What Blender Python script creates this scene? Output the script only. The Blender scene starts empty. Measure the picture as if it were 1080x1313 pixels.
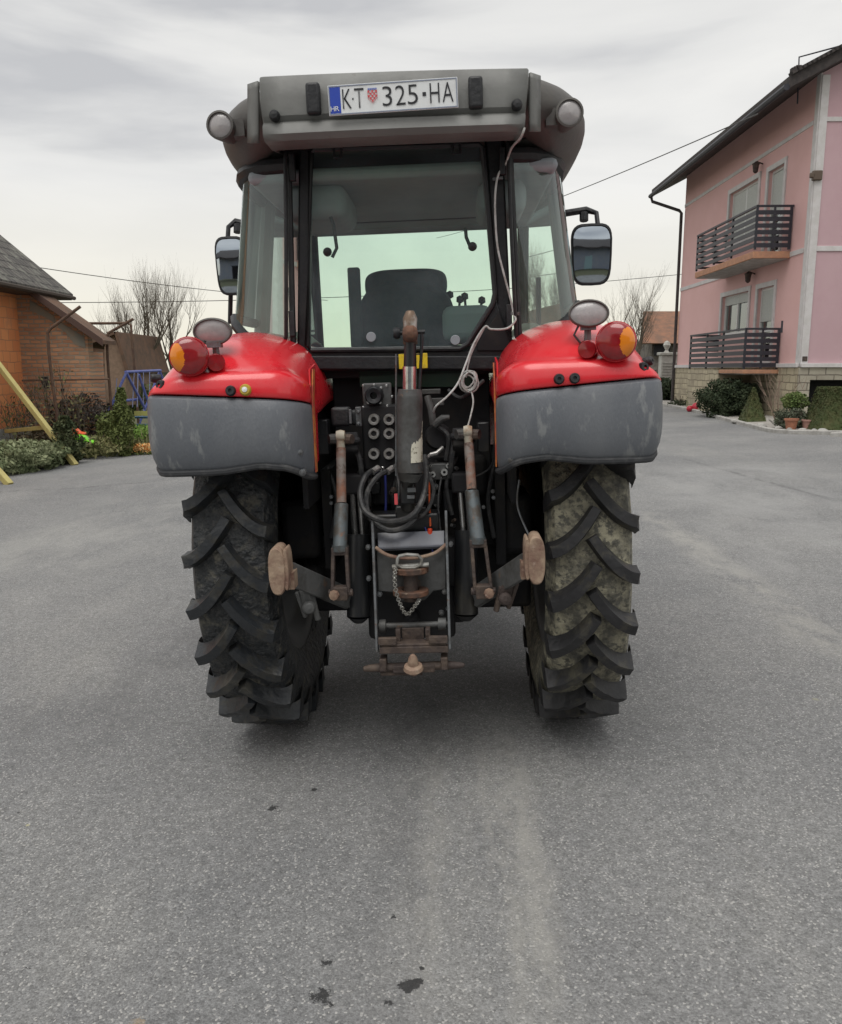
import bpy, bmesh, math, random
from mathutils import Vector, Matrix, noise
random.seed(7)
S = bpy.context.scene
COL = S.collection
R = math.radians
F = 1050.0; PIT = math.atan(184/1050.0); EYE = 1.6
_c, _s = math.cos(PIT), math.sin(PIT)
def gz(x): return 1.0*math.tanh(.035*x)
def ray(u, v):
    r = Vector((u-540, F, 656.5-v))
    return Vector((r.x, r.y*_c + r.z*_s, -r.y*_s + r.z*_c))
def W(u, v, D):                       # world point seen at photo pixel u,v at depth D
    d = ray(u, v); return Vector((0, 0, EYE)) + d*(D/d.y)
def G(u, v):                          # point of the ground at a photo pixel
    d = ray(u, v); t = -EYE/d.z
    for _ in range(30): t = (gz(d.x*t)-EYE)/d.z
    return Vector((0, 0, EYE)) + d*t
TM = Matrix.Translation((.018, 3.7, gz(.018)+.010)) @ Matrix.Rotation(R(-2.3), 4, 'Z') @ Matrix.Rotation(R(-2.0), 4, 'Y')
TI = TM.inverted()
def T(u, v, y):                       # tractor-local point at local depth y
    o = TI @ Vector((0, 0, EYE)); d = TI.to_3x3() @ ray(u, v)
    return o + d*((y-o.y)/d.y)

# ---------------------------------------------------------------- mesh builder
class MB:
    def __init__(s): s.v = []; s.f = []; s.m = []
    def add(s, vs, fs, mi=0):
        n = len(s.v); s.v += [Vector(p) for p in vs]
        for f in fs: s.f.append([i+n for i in f]); s.m.append(mi)
        return s
    def box(s, c, d, rot=None, mi=0):
        x, y, z = d[0]/2, d[1]/2, d[2]/2; c = Vector(c)
        vs = [Vector((a*x, b*y, e*z)) for a in (-1, 1) for b in (-1, 1) for e in (-1, 1)]
        if rot is not None: vs = [rot @ p for p in vs]
        return s.add([p+c for p in vs], [(0, 1, 3, 2), (4, 6, 7, 5), (0, 4, 5, 1), (2, 3, 7, 6), (0, 2, 6, 4), (1, 5, 7, 3)], mi)
    def bar(s, a, b, w, h, up=(0, 0, 1), mi=0):
        a, b = Vector(a), Vector(b); d = (b-a); L = d.length; d.normalize(); up = Vector(up)
        x = d.cross(up)
        if x.length < 1e-4: x = d.cross(Vector((1, 0, 0)))
        x.normalize(); z = x.cross(d)
        m = Matrix((x, d, z)).transposed()
        return s.box((a+b)/2, (w, L, h), m, mi)
    def tube(s, pts, r, n=8, mi=0, cap=True, closed=False):
        pts = [Vector(p) for p in pts]; k = len(pts)
        if not hasattr(r, '__len__'): r = [r]*k
        rings = []; ref = None
        for i, p in enumerate(pts):
            a = pts[i-1] if (i > 0 or closed) else p
            b = pts[(i+1) % k] if (i < k-1 or closed) else p
            t = (b-a)
            if t.length < 1e-9: t = Vector((0, 0, 1))
            t.normalize()
            if ref is None:
                ref = Vector((0, 0, 1)) if abs(t.z) < .9 else Vector((1, 0, 0))
            x = ref - t*ref.dot(t)
            if x.length < 1e-5: x = t.orthogonal()
            x.normalize(); ref = x; y = t.cross(x)
            rings.append([p + (x*math.cos(6.28318*j/n) + y*math.sin(6.28318*j/n))*r[i] for j in range(n)])
        vs = [q for g in rings for q in g]; fs = []
        for i in range(k if closed else k-1):
            i2 = (i+1) % k
            for j in range(n):
                j2 = (j+1) % n
                fs.append((i*n+j, i*n+j2, i2*n+j2, i2*n+j))
        if cap and not closed:
            fs.append(tuple(range(n-1, -1, -1))); fs.append(tuple((k-1)*n+j for j in range(n)))
        return s.add(vs, fs, mi)
    def lathe(s, prof, o, ax, n=24, mi=0):   # prof: (radius, along)
        o = Vector(o); ax = Vector(ax).normalized(); x = ax.orthogonal().normalized(); y = ax.cross(x)
        vs = []
        for (r, h) in prof:
            for j in range(n):
                a = 6.28318530718*j/n
                vs.append(o + ax*h + (x*math.cos(a)+y*math.sin(a))*max(r, 1e-4))
        fs = [(i*n+j, i*n+(j+1) % n, (i+1)*n+(j+1) % n, (i+1)*n+j) for i in range(len(prof)-1) for j in range(n)]
        return s.add(vs, fs, mi)
    def grid(s, rows, mi=0, closed=False):
        n = len(rows[0]); vs = [p for r in rows for p in r]; fs = []
        for i in range(len(rows)-1):
            for j in range(n if closed else n-1):
                fs.append((i*n+j, i*n+(j+1) % n, (i+1)*n+(j+1) % n, (i+1)*n+j))
        return s.add(vs, fs, mi)
    def prism(s, poly, d, mi=0):             # polygon extruded along d
        d = Vector(d); n = len(poly); vs = [Vector(p) for p in poly]; vs += [p+d for p in vs]
        fs = [tuple(range(n)), tuple(range(2*n-1, n-1, -1))]
        fs += [(i, (i+1) % n, n+(i+1) % n, n+i) for i in range(n)]
        return s.add(vs, fs, mi)
def obj(name, mb, mat, parent=None, ang=35, bev=0, seg=2, solid=0, label=None, sub=0, off=0):
    me = bpy.data.meshes.new(name); me.from_pydata([tuple(p) for p in mb.v], [], mb.f)
    mats = mat if isinstance(mat, (list, tuple)) else [mat]
    for m in mats: me.materials.append(m)
    if len(mats) > 1: me.polygons.foreach_set('material_index', mb.m)
    bm = bmesh.new(); bm.from_mesh(me); bmesh.ops.recalc_face_normals(bm, faces=bm.faces); bm.to_mesh(me); bm.free()
    me.polygons.foreach_set('use_smooth', [True]*len(me.polygons))
    if ang < 180: me.set_sharp_from_angle(angle=R(ang))
    me.update()
    o = bpy.data.objects.new(name, me); COL.objects.link(o)
    if parent: o.parent = parent
    if solid:
        m = o.modifiers.new('solid', 'SOLIDIFY'); m.thickness = solid; m.offset = off
    if sub:
        m = o.modifiers.new('sub', 'SUBSURF'); m.levels = sub; m.render_levels = sub
    if bev:
        m = o.modifiers.new('bevel', 'BEVEL'); m.width = bev; m.segments = seg; m.limit_method = 'ANGLE'; m.angle_limit = R(40)
    if label: o['label'] = label
    return o
def thing(name, label, cat, loc=(0, 0, 0), rz=0, group=None):
    o = bpy.data.objects.new(name, None); COL.objects.link(o); o.location = loc; o.rotation_euler = (0, 0, rz)
    o.empty_display_size = .2
    o['label'] = label; o['category'] = cat
    if group: o['group'] = group
    return o
def tag(o, label, cat, group=None, kind=None):
    if kind: o['kind'] = kind
    o['label'] = label; o['category'] = cat
    if group: o['group'] = group
    return o
def struct(o, label=None):
    o['kind'] = 'structure'
    if label: o['label'] = label
    return o

# ---------------------------------------------------------------- materials
def nodes(m):
    m.use_nodes = True; return m.node_tree.nodes, m.node_tree.links
def mat(name, col, rough=.6, col2=None, scale=6, lo=.4, hi=.6, metal=0, bump=0, bscale=40, rvar=0, spec=.5, col3=None, s3=30, t3=.6, stretch=None, coat=0):
    m = bpy.data.materials.new(name); N, L = nodes(m); b = N['Principled BSDF']
    b.inputs['Roughness'].default_value = rough; b.inputs['Metallic'].default_value = metal
    b.inputs['Specular IOR Level'].default_value = spec
    if coat: b.inputs['Coat Weight'].default_value = coat; b.inputs['Coat Roughness'].default_value = .12
    tc = N.new('ShaderNodeTexCoord'); src = tc.outputs['Object']
    if stretch:
        mp = N.new('ShaderNodeMapping'); mp.inputs['Scale'].default_value = stretch; L.new(src, mp.inputs[0]); src = mp.outputs[0]
    c = None
    base = N.new('ShaderNodeRGB'); base.outputs[0].default_value = (*col, 1); c = base.outputs[0]
    def layer(c, colr, sc, lo, hi):
        n = N.new('ShaderNodeTexNoise'); n.inputs['Scale'].default_value = sc; n.inputs['Detail'].default_value = 8; n.inputs['Roughness'].default_value = .65
        L.new(src, n.inputs['Vector'])
        r = N.new('ShaderNodeMapRange'); r.inputs[1].default_value = lo; r.inputs[2].default_value = hi; L.new(n.outputs['Fac'], r.inputs[0])
        x = N.new('ShaderNodeMix'); x.data_type = 'RGBA'; L.new(r.outputs[0], x.inputs[0]); L.new(c, x.inputs[6]); x.inputs[7].default_value = (*colr, 1)
        return x.outputs[2], r.outputs[0]
    fac = None
    if col2: c, fac = layer(c, col2, scale, lo, hi)
    if col3: c, fac3 = layer(c, col3, s3, t3, t3+.08)
    L.new(c, b.inputs['Base Color'])
    if rvar and fac is not None:
        r = N.new('ShaderNodeMapRange'); r.inputs[3].default_value = rough; r.inputs[4].default_value = min(1, rough+rvar); L.new(fac, r.inputs[0]); L.new(r.outputs[0], b.inputs['Roughness'])
    if bump:
        n = N.new('ShaderNodeTexNoise'); n.inputs['Scale'].default_value = bscale; n.inputs['Detail'].default_value = 6; L.new(src, n.inputs['Vector'])
        bp = N.new('ShaderNodeBump'); bp.inputs['Strength'].default_value = bump; bp.inputs['Distance'].default_value = .02; L.new(n.outputs['Fac'], bp.inputs['Height']); L.new(bp.outputs[0], b.inputs['Normal'])
    return m
def glass(name, tint, refl=.08, rough=.02, haze=0, haze_col=(.3, .34, .3)):
    m = bpy.data.materials.new(name); N, L = nodes(m); N.remove(N['Principled BSDF']); out = N['Material Output']
    t = N.new('ShaderNodeBsdfTransparent'); t.inputs[0].default_value = (*tint, 1)
    g = N.new('ShaderNodeBsdfGlossy'); g.inputs['Roughness'].default_value = rough; g.inputs[0].default_value = (.9, .95, .95, 1)
    fr = N.new('ShaderNodeFresnel'); fr.inputs[0].default_value = 1.5
    a = N.new('ShaderNodeMath'); a.operation = 'MULTIPLY_ADD'; a.inputs[1].default_value = 1.0; a.inputs[2].default_value = refl-.04; L.new(fr.outputs[0], a.inputs[0])
    mx = N.new('ShaderNodeMixShader'); L.new(a.outputs[0], mx.inputs[0]); L.new(t.outputs[0], mx.inputs[1]); L.new(g.outputs[0], mx.inputs[2])
    last = mx.outputs[0]
    if haze:  # diffuse colour paints the haze of reflections over the pane
        tc = N.new('ShaderNodeTexCoord'); n = N.new('ShaderNodeTexNoise'); n.inputs['Scale'].default_value = 5; n.inputs['Detail'].default_value = 6; L.new(tc.outputs['Object'], n.inputs[0])
        r = N.new('ShaderNodeMapRange'); r.inputs[1].default_value = .35; r.inputs[2].default_value = .8; r.inputs[3].default_value = haze*.4; r.inputs[4].default_value = haze*1.5; L.new(n.outputs['Fac'], r.inputs[0])
        d = N.new('ShaderNodeBsdfDiffuse'); d.inputs[0].default_value = (*haze_col, 1)
        m2 = N.new('ShaderNodeMixShader'); L.new(r.outputs[0], m2.inputs[0]); L.new(last, m2.inputs[1]); L.new(d.outputs[0], m2.inputs[2]); last = m2.outputs[0]
    L.new(last, out.inputs[0]); return m
def brick(name, c1, c2, mortar, bw, bh, ms=.012, axes='XZ', rough=.85, bump=.5, stain=None, off=.5, sscale=1.2, slo=.5, shi=.65):
    m = bpy.data.materials.new(name); N, L = nodes(m); b = N['Principled BSDF']; b.inputs['Roughness'].default_value = rough
    tc = N.new('ShaderNodeTexCoord'); sp = N.new('ShaderNodeSeparateXYZ'); L.new(tc.outputs['Object'], sp.inputs[0])
    cb = N.new('ShaderNodeCombineXYZ'); L.new(sp.outputs[axes[0]], cb.inputs[0]); L.new(sp.outputs[axes[1]], cb.inputs[1])
    nz = N.new('ShaderNodeTexNoise'); nz.inputs['Scale'].default_value = 3; L.new(tc.outputs['Object'], nz.inputs[0])
    ad = N.new('ShaderNodeMix'); ad.data_type = 'RGBA'; ad.blend_type = 'LINEAR_LIGHT'; ad.inputs[0].default_value = .03; L.new(cb.outputs[0], ad.inputs[6]); L.new(nz.outputs['Color'], ad.inputs[7])
    t = N.new('ShaderNodeTexBrick'); t.offset = off; t.inputs['Scale'].default_value = 1; t.inputs['Brick Width'].default_value = bw; t.inputs['Row Height'].default_value = bh
    t.inputs['Mortar Size'].default_value = ms; t.inputs['Color1'].default_value = (*c1, 1); t.inputs['Color2'].default_value = (*c2, 1); t.inputs['Mortar'].default_value = (*mortar, 1)
    t.inputs['Mortar Smooth'].default_value = .3
    L.new(ad.outputs[2], t.inputs['Vector'])
    c = t.outputs['Color']
    n = N.new('ShaderNodeTexNoise'); n.inputs['Scale'].default_value = sscale; n.inputs['Detail'].default_value = 9; n.inputs['Roughness'].default_value = .7; L.new(tc.outputs['Object'], n.inputs[0])
    r = N.new('ShaderNodeMapRange'); r.inputs[1].default_value = slo; r.inputs[2].default_value = shi; L.new(n.outputs['Fac'], r.inputs[0])
    x = N.new('ShaderNodeMix'); x.data_type = 'RGBA'; L.new(r.outputs[0], x.inputs[0]); L.new(c, x.inputs[6]); x.inputs[7].default_value = (*(stain or mortar), 1)
    L.new(x.outputs[2], b.inputs['Base Color'])
    bp = N.new('ShaderNodeBump'); bp.inputs['Strength'].default_value = bump; bp.inputs['Distance'].default_value = .02; bp.invert = True
    L.new(t.outputs['Fac'], bp.inputs['Height']); L.new(bp.outputs[0], b.inputs['Normal'])
    return m
black = mat('black_plastic', (.012, .013, .016), .5, (.03, .03, .03), 9, .5, .75, bump=.15, bscale=60)
blackmat = mat('matt_black', (.010, .010, .012), .8, (.025, .022, .018), 7, .5, .7)
rubber = mat('rubber', (.022, .025, .029), .42, (.12, .112, .09), 5, .54, .74, bump=.45, bscale=22, rvar=.35, col3=(.035,.034,.03), s3=14, t3=.52)
muddy = mat('muddy_rubber', (.024, .027, .03), .5, (.22, .205, .16), 13, .52, .74, bump=1.0, bscale=34, rvar=.4, col3=(.05,.05,.05), s3=40, t3=.52)
muddyR = mat('very_muddy_rubber', (.07, .068, .06), .75, (.37, .345, .25), 12, .36, .64, bump=1.0, bscale=34, col3=(.10,.097,.08), s3=42, t3=.50)
rubberR = mat('rubber_right', (.02, .02, .022), .55, (.13, .12, .08), 5, .57, .74, bump=.4, bscale=22, rvar=.3, col3=(.045,.042,.035), s3=14, t3=.55)
red = mat('red_paint', (.70, .018, .03), .26, (.68, .045, .05), 5, .45, .8, rvar=.2, coat=.5, bump=.03, bscale=15, col3=(.62,.14,.12), s3=55, t3=.72)
grey = mat('grey_fender_plastic', (.115, .125, .142), .42, (.15, .16, .175), 3, .4, .75, rvar=.2, bump=.12, bscale=90, col3=(.205, .215, .222), s3=9, t3=.57, stretch=(1.8, 1, .7))
roofm = mat('roof_plastic', (.165, .168, .16), .45, (.13, .13, .125), 3, .4, .7, rvar=.2, bump=.06, bscale=40, col3=(.12,.115,.105), s3=18, t3=.63)
roofd = mat('roof_plastic_dark', (.085, .08, .075), .5, (.12, .112, .1), 4, .45, .7, rvar=.2, bump=.1, bscale=40)
steel = mat('worn_steel', (.16, .17, .18), .42, (.09, .085, .08), 14, .45, .65, metal=.4, bump=.2, col3=(.14, .06, .03), s3=20, t3=.6)
chrome = mat('chrome_rod', (.6, .6, .6), .2, (.35, .33, .3), 20, .5, .7, metal=.9)
greyst = mat('grey_painted_steel', (.09, .092, .092), .55, (.045, .043, .04), 9, .45, .65, metal=.1, bump=.15, col3=(.15, .09, .055), s3=17, t3=.62)
rust = mat('rusty_steel', (.16, .075, .045), .8, (.07, .045, .035), 14, .4, .6, bump=.4, col3=(.2, .15, .11), s3=30, t3=.6)
rustb = mat('rust_brown_steel', (.050, .036, .032), .7, (.10, .072, .055), 14, .45, .65, bump=.4)
beige = mat('dusty_bare_steel', (.33, .24, .17), .7, (.17, .095, .07), 9, .42, .6, bump=.25, col3=(.36,.27,.22), s3=26, t3=.6)
rustor = mat('rust_orange_tube', (.22, .10, .062), .7, (.20, .18, .165), 11, .42, .58, bump=.3, col3=(.09, .06, .045), s3=24, t3=.55)
blackgl = mat('cylinder_black', (.013, .014, .016), .35, (.03, .027, .022), 8, .5, .7)
amber = mat('amber_lens', (.75, .22, .01), .15, coat=.6)
redlens = mat('red_lens', (.30, .008, .012), .15, (.22, .006, .01), 20, coat=.7)
whitelens = mat('lamp_lens', (.36, .34, .34), .2, (.28, .265, .27), 18, .4, .65, bump=.08, bscale=160, coat=.8)
white = mat('white_plastic', (.75, .77, .78), .4, (.6, .6, .6), 12, .5, .8)
whitecable = mat('white_cable', (.55, .56, .55), .5, (.35, .34, .32), 30, .45, .6)
blue = mat('plate_blue', (.02, .06, .42), .4)
inkm = mat('plate_ink', (.015, .016, .02), .45)
crest = mat('crest_red', (.6, .08, .09), .5)
yellow = mat('yellow_tag', (.75, .55, .02), .5, (.5, .35, .05), 40, .5, .7)
orangewire = mat('orange_wire', (.55, .09, .02), .5)
bluewire = mat('blue_wire', (.03, .04, .22), .5)
decal = mat('torn_sticker', (.55, .53, .44), .7, (.1, .09, .05), 30, .52, .6)
paledecal = mat('pale_sticker', (.62, .5, .5), .6, (.45, .2, .2), 60, .45, .6)
ambstripe = mat('amber_dusty_edge', (.50, .17, .035), .7, (.35, .05, .03), 18, .45, .6)
hose = mat('hose_rubber', (.03, .031, .033), .55, (.08, .078, .075), 30, .5, .7, bump=.3)
fabric = mat('seat_fabric', (.055, .065, .08), .8, (.075, .082, .09), 30, bump=.2)
palegreen = mat('cab_liner', (.50, .55, .48), .6, (.38, .41, .36), 6)
ceilm = mat('cab_ceiling', (.34, .37, .40), .8, (.30, .32, .35), 5)
GL = glass('green_tinted_glass', (.83, .98, .89), .06, haze=.11, haze_col=(.42, .50, .56))
GLQ = glass('green_tinted_side_glass', (.90, .99, .93), .09, haze=.13, haze_col=(.50, .62, .55))
GLW = glass('windshield_glass', (.90, 1.0, .94), .04)
mirrorm = mat('mirror_glass', (.45, .5, .55), .04, metal=1)
# ================================================================ TRACTOR
TR = thing('tractor', 'red four wheel tractor with grey fenders and cab, seen from behind on the asphalt', 'tractor')
TR.matrix_world = TM
SG = (-1, 1)
# ---- wheels
def wheel(cx, cy, Rt, hw, rimr, nl, muds, name, lh=.05, dirn=1):
    st = 1 if cx > 0 else -1
    root = MB()
    # rim dish (local to wheel centre), mesh axis x
    o = (0, 0, 0); ax = (st, 0, 0)
    prof = [(rimr+.02, -hw*.80), (rimr, -hw*.76), (rimr-.05, -hw*.68), (rimr-.06, -hw*.1), (rimr-.10, -hw*.02), (.30 if rimr > .4 else .2, .02), (.17, -.06), (.12, -.09), (.0, -.09)]
    root.lathe(prof, o, ax, 40)
    prof = [(rimr+.02, hw*.80), (rimr, hw*.76), (rimr-.05, hw*.68), (rimr-.06, hw*.1), (rimr-.08, hw*.02)]
    root.lathe(prof, o, ax, 40)
    root.lathe([(rimr-.02, -hw*.74), (rimr-.06, -hw*.66), (rimr-.10, -hw*.40), (.26 if rimr > .4 else .16, -hw*.30), (.14, -hw*.75), (.0, -hw*.75)], o, ax, 40)
    rim = obj(name, root, muds[2], TR, 40); rim.location = (cx, cy, Rt)
    t = MB(); Rb = Rt-lh
    pr = [(rimr, -hw*.78), (rimr+.03, -hw*.88), (rimr+.12, -hw*1.02), (Rb-.13, -hw*1.06), (Rb-.06, -hw*1.0), (Rb-.022, -hw*.88), (Rb-.008, -hw*.6), (Rb, -hw*.3), (Rb+.002, 0)]
    pr = pr + [(a, -b) for a, b in pr[-2::-1]]
    t.lathe(pr, o, ax, 96, 0)
    for q_ in t.v:
        f_ = noise.noise(q_*9+Vector((cx*7, 0, 0)))*.006+noise.noise(q_*23)*.003
        q_ *= 1+f_
    # lugs
    P = 6.28318/nl
    for sd in SG:
        for k in range(nl):
            ph0 = P*(k + (.5 if sd > 0 else 0)) + .05
            stn = []
            ns = 8
            for i in range(ns+1):
                q = i/ns
                x = sd*(-.010 + (hw*1.02+.010)*q)
                dph = .19*(1-(1-q)**1.7) * (.83/Rt)**.3
                top = Rt - .010*q*q
                bot = Rb-.012-.03*q**4
                w = (.0205 + .0075*q)/Rt
                stn.append((x, ph0-dph*dirn, top, bot, w*Rt*.80))
            x, ph, tp, bt, w = stn[-1]
            stn.append((sd*hw*1.09, ph-.012*dirn, tp-.04, bt-.03, w*1.0)); nmain = len(stn)-1
            stn.append((sd*hw*1.10, ph-.022*dirn, tp-.115, tp-.14, w*.75))
            rows = []
            for j, (x, ph, tp, bt, w) in enumerate(stn):
                jt = random.uniform(-.004, .003)
                if j < nmain:
                    a0 = stn[max(0, j-1)]; a1 = stn[min(nmain-1, j+1)]; tx_t, ts_t = a1[0]-a0[0], (a1[1]-a0[1])*Rt; ln = math.hypot(tx_t, ts_t) or 1
                    nx_, ns_ = -ts_t/ln*(1 if sd > 0 else -1), tx_t/ln*(1 if sd > 0 else -1)
                else: nx_, ns_ = 0, 1
                def pp(a, r, x=x, ph=ph, nx_=nx_, ns_=ns_):
                    o_f = a-ph; aa = ph+ns_*o_f/Rt
                    return Vector((x+nx_*o_f, -math.cos(aa)*r, math.sin(aa)*r))
                rows.append([pp(ph-w*1.6, bt), pp(ph-w*1.22, (bt+tp)/2), pp(ph-w*1.04, tp-.006), pp(ph-w*.94, tp+jt), pp(ph, tp+.001+jt*.5), pp(ph+w*.94, tp-jt), pp(ph+w*1.04, tp-.006), pp(ph+w*1.22, (bt+tp)/2), pp(ph+w*1.6, bt)])
            t.grid(rows, 1)
            t.add(rows[0], [tuple(range(9))], 1); t.add(rows[-1], [tuple(range(8, -1, -1))], 1)
    obj('tyre', t, muds[:2], rim, 24)
    h = MB(); h.lathe([(.0, .10), (.09, .10), (.11, .07), (.11, -.09), (.16, -.1), (.16, -.12), (.0, -.12)], o, ax, 20)
    for i in range(8):
        a = i*6.283/8; h.lathe([(.0, .075), (.014, .075), (.014, .0)], (st*-.02, math.cos(a)*.15, math.sin(a)*.15), ax, 6)
    obj('hub', h, blackmat, rim)
    return rim
rimm = mat('dark_wheel_rim', (.095, .098, .10), .5, (.15, .14, .12), 6, .5, .7)
wheel(-.672, 0, .83, .152, .50, 25, [muddy, rubber, rimm], 'rear_wheel')
wheel(.672, 0, .83, .152, .50, 25, [muddyR, rubberR, rimm], 'rear_wheel')
wheel(-.66, 2.25, .55, .14, .33, 18, [muddy, rubber, rimm], 'front_wheel')
wheel(.66, 2.25, .55, .14, .33, 18, [muddy, rubber, rimm], 'front_wheel')

# ---- fenders
XI, XO = .335, .893
def fender_pt(sd, y, z, ny, nz, t, dep, k):      # k 0..1 : how "top" the row is
    x = XI + (XO-XI)*t
    drop = 0
    if 1.51 < z < 1.56 and y < 0: z += (.040*t-.014)*(1.56-z)/.048
    if t > .6: drop = .17*((t-.6)/.4)**2.4*k
    if t < .5: drop += .105*((.5-t)/.5)**1.5*max(0, k-.5)*2
    return Vector((sd*x, y - ny*dep, z - nz*dep - drop))
COLS = [(-.0, .50), (-.0, .30), (-.0, .17), (.012, .115), (.04, .07), (.08, .036), (.13, .012), (.19, .002), (.25, 0), (.3, 0), (.4, 0), (.5, 0), (.6, 0), (.7, 0), (.78, 0), (.85, .002), (.90, .008), (.94, .022), (.975, .05), (.995, .10), (1, .16), (.998, .26)]
GROWS = [(-.905, 1.262, -1, 0), (-.925, 1.30, -1, 0), (-.935, 1.36, -1, 0), (-.935, 1.43, -1, .05), (-.918, 1.512, -1, .12)]
RROWS = [(-.921, 1.512, -1, .12, .0), (-.918, 1.55, -1, .2, .14), (-.908, 1.585, -1, .3, .28), (-.890, 1.598, -.9, .4, .34), (-.882, 1.606, -.9, .4, .42), (-.845, 1.640, -.75, .65, .7), (-.77, 1.682, -.55, .85, .85), (-.66, 1.718, -.3, .95, 1), (-.52, 1.745, -.2, 1, 1), (-.3, 1.765, -.1, 1, 1), (-.05, 1.770, 0, 1, 1), (.3, 1.745, .2, 1, 1), (.6, 1.64, .5, .8, 1), (.85, 1.42, .8, .4, 1), (.97, 1.15, 1, 0, 1)]
for sd in SG:
    m = MB(); rows = []
    for (y, z, ny, nz, k) in RROWS:
        nr = []
        for (t, d) in COLS:
            if t <= 0: d = min(d, .15 + .03*(d > .2))
            p = fender_pt(sd, y, z, ny, nz, t, d, k)
            # raised shoulder beside the cab
            q = max(0, 1-abs(t-.12)/.35)
            p.z -= .008*k
            if -.889 < y < -.3: p.y += .030*max(0, min(1, (.80-t)/.15))*(1 if y < -.7 else .5)
            nr.append(p)
        rows.append(nr)
    m.grid(rows)
    fe = obj('fender', m, red, TR, 60, solid=.012, sub=1)
    g = MB(); rows = []
    for i, (y, z, ny, nz) in enumerate(GROWS):
        nr = []
        for (t, d) in COLS:
            zz = z; 
            if i < 3:
                w = (1, .6, .2)[i]
                # the lower edge follows the wheel arch and dips at the inner corner
                zz -= w*(.045*max(0, 1-t/.10) - .018*math.exp(-((t-.28)/.16)**2) )
                zz -= w*.0*t
                if t > .93: zz += w*.035*((t-.93)/.07)**2
            tt = t
            if i == 0 and t > .5: tt = t-.03*max(0, t-.7)/.3
            if i == 1 and t > .5: tt = t-.006*max(0, t-.7)/.3
            dd = d if t > 0 else min(d, .20)
            nr.append(fender_pt(sd, y, zz, ny, nz, tt, dd, 0))
        rows.append(nr)
    g.grid(rows)
    ge = obj('fender_extension', g, grey, fe, 60, solid=.014, sub=1)
    lp = MB(); lp.tube([p + Vector((0, -.004, -.004)) for p in rows[0][2:]], .0125, 8)
    obj('fender_lip', lp, mat('fender_lip_rubber', (.03, .032, .036), .6, (.10, .10, .10), 12, .5, .7), fe)
    # dusty amber edge down the inner side
    e = MB(); pts = [Vector((sd*(XI-.012), -.93+.03*i, 0)) for i in range(2)]
    e.prism([(sd*(XI-.010), -.76, 1.23), (sd*(XI-.010), -.73, 1.23), (sd*(XI-.010), -.715, 1.50), (sd*(XI-.010), -.67, 1.60), (sd*(XI-.010), -.71, 1.60), (sd*(XI-.010), -.75, 1.50)], (sd*.004, 0, 0))
    obj('inner_edge_strip', e, ambstripe, fe)
    e2 = MB(); e2.prism([(sd*(XI+.002), -.74, 1.24), (sd*(XI+.002), -.62, 1.26), (sd*(XI+.002), -.58, 1.62), (sd*(XI+.002), -.70, 1.60)], (sd*.006, 0, 0))
    obj('inner_panel', e2, red, fe)
    # black liner between wheel and body
    b = MB(); b.box((sd*.40, .05, 1.32), (.02, 1.3, .5)); b.box((sd*.36, .1, .98), (.04, .9, .42))
    obj('wheel_liner', b, blackmat, TR)

# little plugs on fenders
def plug(u, v, y, r, m, name='rubber_plug', inner=None, nrm=(0, -1, .15), par=None):
    p = T(u, v, y); b = MB(); b.lathe([(r*.35, .012), (r*.8, .012), (r, .004), (r, -.02)], p, nrm, 20)
    b.lathe([(0, .006), (r*.4, .006)], p, nrm, 16)
    o = obj(name, b, m, par or TR)
    if inner:
        c = MB(); c.lathe([(0, .018), (r*.45, .016), (r*.5, .004)], p, nrm, 14); obj('plug_centre', c, inner, o)
    return o
ring = mat('yellow_ring', (.45, .33, .04), .5)
plug(296, 501, -.925, .018, black); plug(315, 500, -.925, .020, ring, 'yellow_socket', white)
plug(207, 494, -.90, .018, black, nrm=(-.5, -1, .2)); plug(198, 485, -.84, .016, black, nrm=(-1, -.6, .2))
plug(717, 486, -.925, .018, black); plug(737, 485, -.925, .018, black)
plug(825, 471, -.90, .018, black, nrm=(.5, -1, .2)); plug(833, 463, -.84, .016, black, nrm=(1, -.6, .2))

for u_, v_ in ((378, 548), (384, 580), (388, 606), (366, 520), (664, 520), (661, 548), (656, 590)):
    p = T(u_, v_, -.87); b = MB(); b.lathe([(0, .010), (.006, .009), (.008, .004), (.012, .003), (.012, -.02)], p, (0, -1, 0), 10); obj('fender_bolt', b, steel, TR)
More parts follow.
